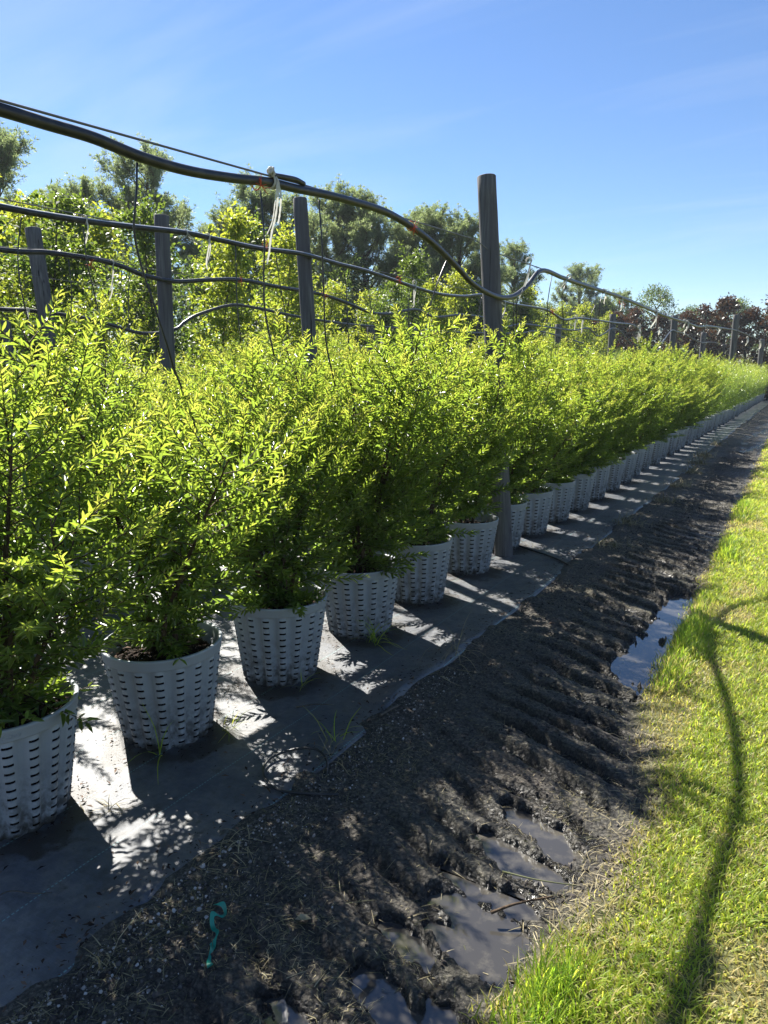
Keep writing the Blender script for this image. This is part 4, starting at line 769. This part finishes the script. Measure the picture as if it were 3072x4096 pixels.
# ------------------------------------------------------------------ small things on the ground
def tuft(x, y, n, h, spread, m, t0, t1, label, cat, name, wd=.004, lie=.4, group=None):
    b = MB(); az = rng.uniform(0, 6.28, n); ln = rng.beta(1.5, 2, n)*1.2+lie*rng.random(n); P = np.stack([rng.normal(0, spread, n), rng.normal(0, spread, n), np.full(n, -.004)], -1)
    for i in range(n):
        d = np.array([math.sin(ln[i])*math.cos(az[i]), math.sin(ln[i])*math.sin(az[i]), math.cos(ln[i])]); L = h*rng.uniform(.45, 1.2); pts = [P[i]]
        for s in range(6): d = unit(d+[0, 0, -.16*(1+lie)]+rng.normal(0, .06, 3)); q = pts[-1]+d*L/6; q[2] = max(q[2], .003); pts.append(q)
        Q = np.array(pts); b.add(*ribbon(Q, wd*np.array([.7, 1, 1, .9, .75, .5, .1]), (-math.sin(az[i]), math.cos(az[i]), .2)), a=rng.uniform(t0, t1))
    o = b.build(name, m); o.location = (x, y, max(float(terrain(x, y)), 0)+(.008 if x < .74 else 0)); return tag(o, label, cat, group)
DG = 'dry grass tufts along the fabric edge'
tuft(.79, 1.07, 10, .15, .012, M['straw'], .75, 1, 'upright dry grass tuft at the fabric edge near the green ribbon', 'dry grass', 'dry_grass_tuft', .004, .1, DG)
tuft(.775, 1.58, 26, .13, .03, M['straw'], .6, 1, 'flattened dry grass tuft on the fabric edge right of the second pot', 'dry grass', 'dry_grass_tuft', .003, .8, DG)
tuft(.69, 3.50, 22, .28, .03, M['straw'], .6, 1, 'long bent dry stalks on the torn fabric flap below the fifth pot', 'dry grass', 'dry_grass_tuft', .0035, .6, DG)
tuft(.75, 3.26, 14, .22, .04, M['straw'], .6, 1, 'curled dry stalks lying at the fabric edge below the fourth pot', 'dry grass', 'dry_grass_tuft', .003, 1.2, DG)
tuft(.72, 2.25, 14, .17, .03, M['straw'], .2, .9, 'thin half green tuft at the fabric edge by the black tube loop', 'dry grass', 'dry_grass_tuft', .003, .4, DG)
for k, (x, y, n, h) in enumerate([(.74, 13.4, 80, .30), (.80, 12.2, 70, .24), (.84, 10.6, 60, .2), (.72, 14.6, 60, .25), (.88, 9.2, 50, .16), (.78, 7.6, 50, .16), (.84, 6.6, 40, .14), (.7, 17, 50, .2)]):
    tuft(x, y, n*2, h, .075, M['straw'], .15, .85, ['tallest brown weed clump at the fabric edge up the row', 'brown weed clump just below the tallest one up the row', 'brown weed clump along the bend of the fabric edge', 'brown weed clump past the tallest one up the row', 'low brown weed clump at the fabric edge, right of the eighth pots', 'low brown clump beside dark pebbly soil past the tallest post', 'sparse brown clump on the soil right of the tallest post', 'farthest brown weed clump at the fabric edge'][k], 'weeds', 'dry_weed_clump', .006, .4, 'brown weed clumps up the fabric edge')
GW = 'green grass weeds at the pots'
tuft(.23, 3.42, 26, .24, .03, M['grass'], .05, .5, 'green grass tuft with arching blades at the foot of the fourth pot', 'grass tuft', 'grass_tuft', .005, .3, GW)
tuft(.20, 2.20, 16, .14, .02, M['grass'], .1, .9, 'thin grass tuft at the right foot of the second pot', 'grass tuft', 'grass_tuft', .003, .4, GW)
tuft(.10, 1.90, 5, .26, .008, M['grass'], .1, .5, 'long grass blade against the left side of the second pot', 'grass tuft', 'grass_tuft', .006, 0, GW)
tuft(.21, 1.53, 16, .10, .03, M['straw'], .3, .9, 'dry wisp at the right foot of the pot at the left edge', 'grass tuft', 'grass_tuft', .003, .8, GW)
tuft(.66, 2.36, 7, .20, .02, M['grass'], .1, .5, 'upright green blades on the fabric by the black tube loop', 'grass tuft', 'grass_tuft', .005, .1, GW)
tuft(.22, 2.72, 8, .13, .02, M['grass'], .2, .6, 'small grass sprig in front of the third pot', 'grass tuft', 'grass_tuft', .003, .3, GW)
tuft(.30, 6.05, 26, .22, .05, M['straw'], .6, 1, 'dry stalks around the foot of the tallest post', 'grass tuft', 'grass_tuft', .003, 1.0, GW)
b = MB(); b.add(*tube(catmull([(.90, 2.02, .006), (.80, 1.96, .012), (.70, 1.925, .013), (.62, 1.95, .014), (.555, 2.01, .014), (.53, 2.08, .015), (.55, 2.14, .02), (.62, 2.19, .035), (.68, 2.21, .03), (.74, 2.18, .01), (.80, 2.08, -.02)], 8)+[0, 0, .006], .0055, 7)); tag(b.build('drip_tube', M['tube']), 'black tube lying in a loop on the fabric edge', 'drip tube')
b = MB(); b.add(*tube(catmull([(.08, 6.10, .03), (.25, 6.02, .016), (.42, 5.91, .018), (.58, 5.80, .016), (.74, 5.65, .012), (.84, 5.6, -.03)], 8), .008, 7)); tag(b.build('drip_tube', M['tube']), 'black tube on the fabric at the foot of the tallest post', 'drip tube')
def stick(P, r, label, m='stem', name='stick'):
    b = MB(); Q = catmull(P, 4); b.add(*tube(Q, np.linspace(r, r*.5, len(Q)), 6)); tag(b.build(name, M[m]), label, 'stick')
stick([(.34, 2.51, .016), (.40, 2.57, .02), (.475, 2.615, .017)], .004, 'bent twig on the fabric in front of the third pot', 'treebark')
stick([(.31, 1.06, .013), (.33, 1.10, .016), (.40, 1.13, .014), (.44, 1.16, .014)], .0025, 'thin twig on the shaded fabric at bottom left', 'treebark')
stick([(.728, 2.62, .024), (.745, 2.70, .028), (.755, 2.76, .024)], .008, 'broken piece of grey wood on the fabric edge', 'treebark')
stick([(1.60, 1.78, -.02), (1.66, 1.83, .0), (1.75, 1.90, .012)], .005, 'dark twig leaning across the puddle edge by the lawn')
stick([(1.56, 1.98, -.03), (1.68, 1.96, .0), (1.80, 1.97, .02)], .003, 'long pale grass stem lying across the mud to the lawn', 'straw', 'dry_stalk')
# green plastic ribbon
P = catmull([(.895, 1.372, .012), (.925, 1.374, .026), (.950, 1.352, .016), (.930, 1.326, .030), (.955, 1.300, .012), (.985, 1.285, .020), (.990, 1.262, .008), (1.006, 1.240, .014), (1.020, 1.215, .006), (1.040, 1.198, .010)], 6)
P[:, 2] += terrain(P[:, 0], P[:, 1]); b = MB(); s_ = np.linspace(0, 9, len(P)); b.add(*ribbon(P, .0145+.004*np.sin(s_*2.3), np.stack([.9+.2*np.sin(s_), .5+.5*np.cos(s_*1.3), 1.1*np.sin(s_*1.5)], -1)), a=.5+.5*np.sin(np.linspace(0, 40, 2*len(P)))); V_ = b.V[0].copy(); V_[:, 2] -= .0010; b.add(V_, b.F[0][:, ::-1], a=.3)
tag(b.build('ribbon', M['ribbon']), 'torn teal green plastic ribbon lying on the dark soil', 'ribbon')
# fallen leaves
for k, (x, y, l) in enumerate([(1.004, 4.233, 'reddish fallen leaf on the mud beyond the fabric flap'), (1.12, 1.46, 'tan fallen leaf on the dark soil right of the green ribbon')]):
    b = MB(); leaves(b, LANCE, [(0, 0, .004)], [(.8, .5, .1)], [(0, .1, 1.)], .05, .028, .85); o = b.build('fallen_leaf', M['chip'] if k == 0 else M['straw']); o.location = (x, y, float(terrain(x, y))+.008); tag(o, l, 'leaf')
print('objects', len(COL.objects))

# ------------------------------------------------------------------ air
hb = MB(); x0, x1, y0, y1, z0_, z1_ = -70, 40, -6, 90, -1.2, 14
V = [(x, y, z) for x in (x0, x1) for y in (y0, y1) for z in (z0_, z1_)]
hb.add(V, np.array([(0, 1, 3, 2), (4, 6, 7, 5), (0, 4, 5, 1), (2, 3, 7, 6), (0, 2, 6, 4), (1, 5, 7, 3)]))
hm, hn, ho = mat('haze_air'); pv = hn.nodes.new('ShaderNodeVolumePrincipled'); pv.inputs['Color'].default_value = (.86, .92, 1, 1); pv.inputs['Density'].default_value = .0006; pv.inputs['Anisotropy'].default_value = .0
hn.links.new(pv.outputs[0], ho.inputs['Volume']); tag(hb.build('haze', hm, smooth=False), kind='stuff')
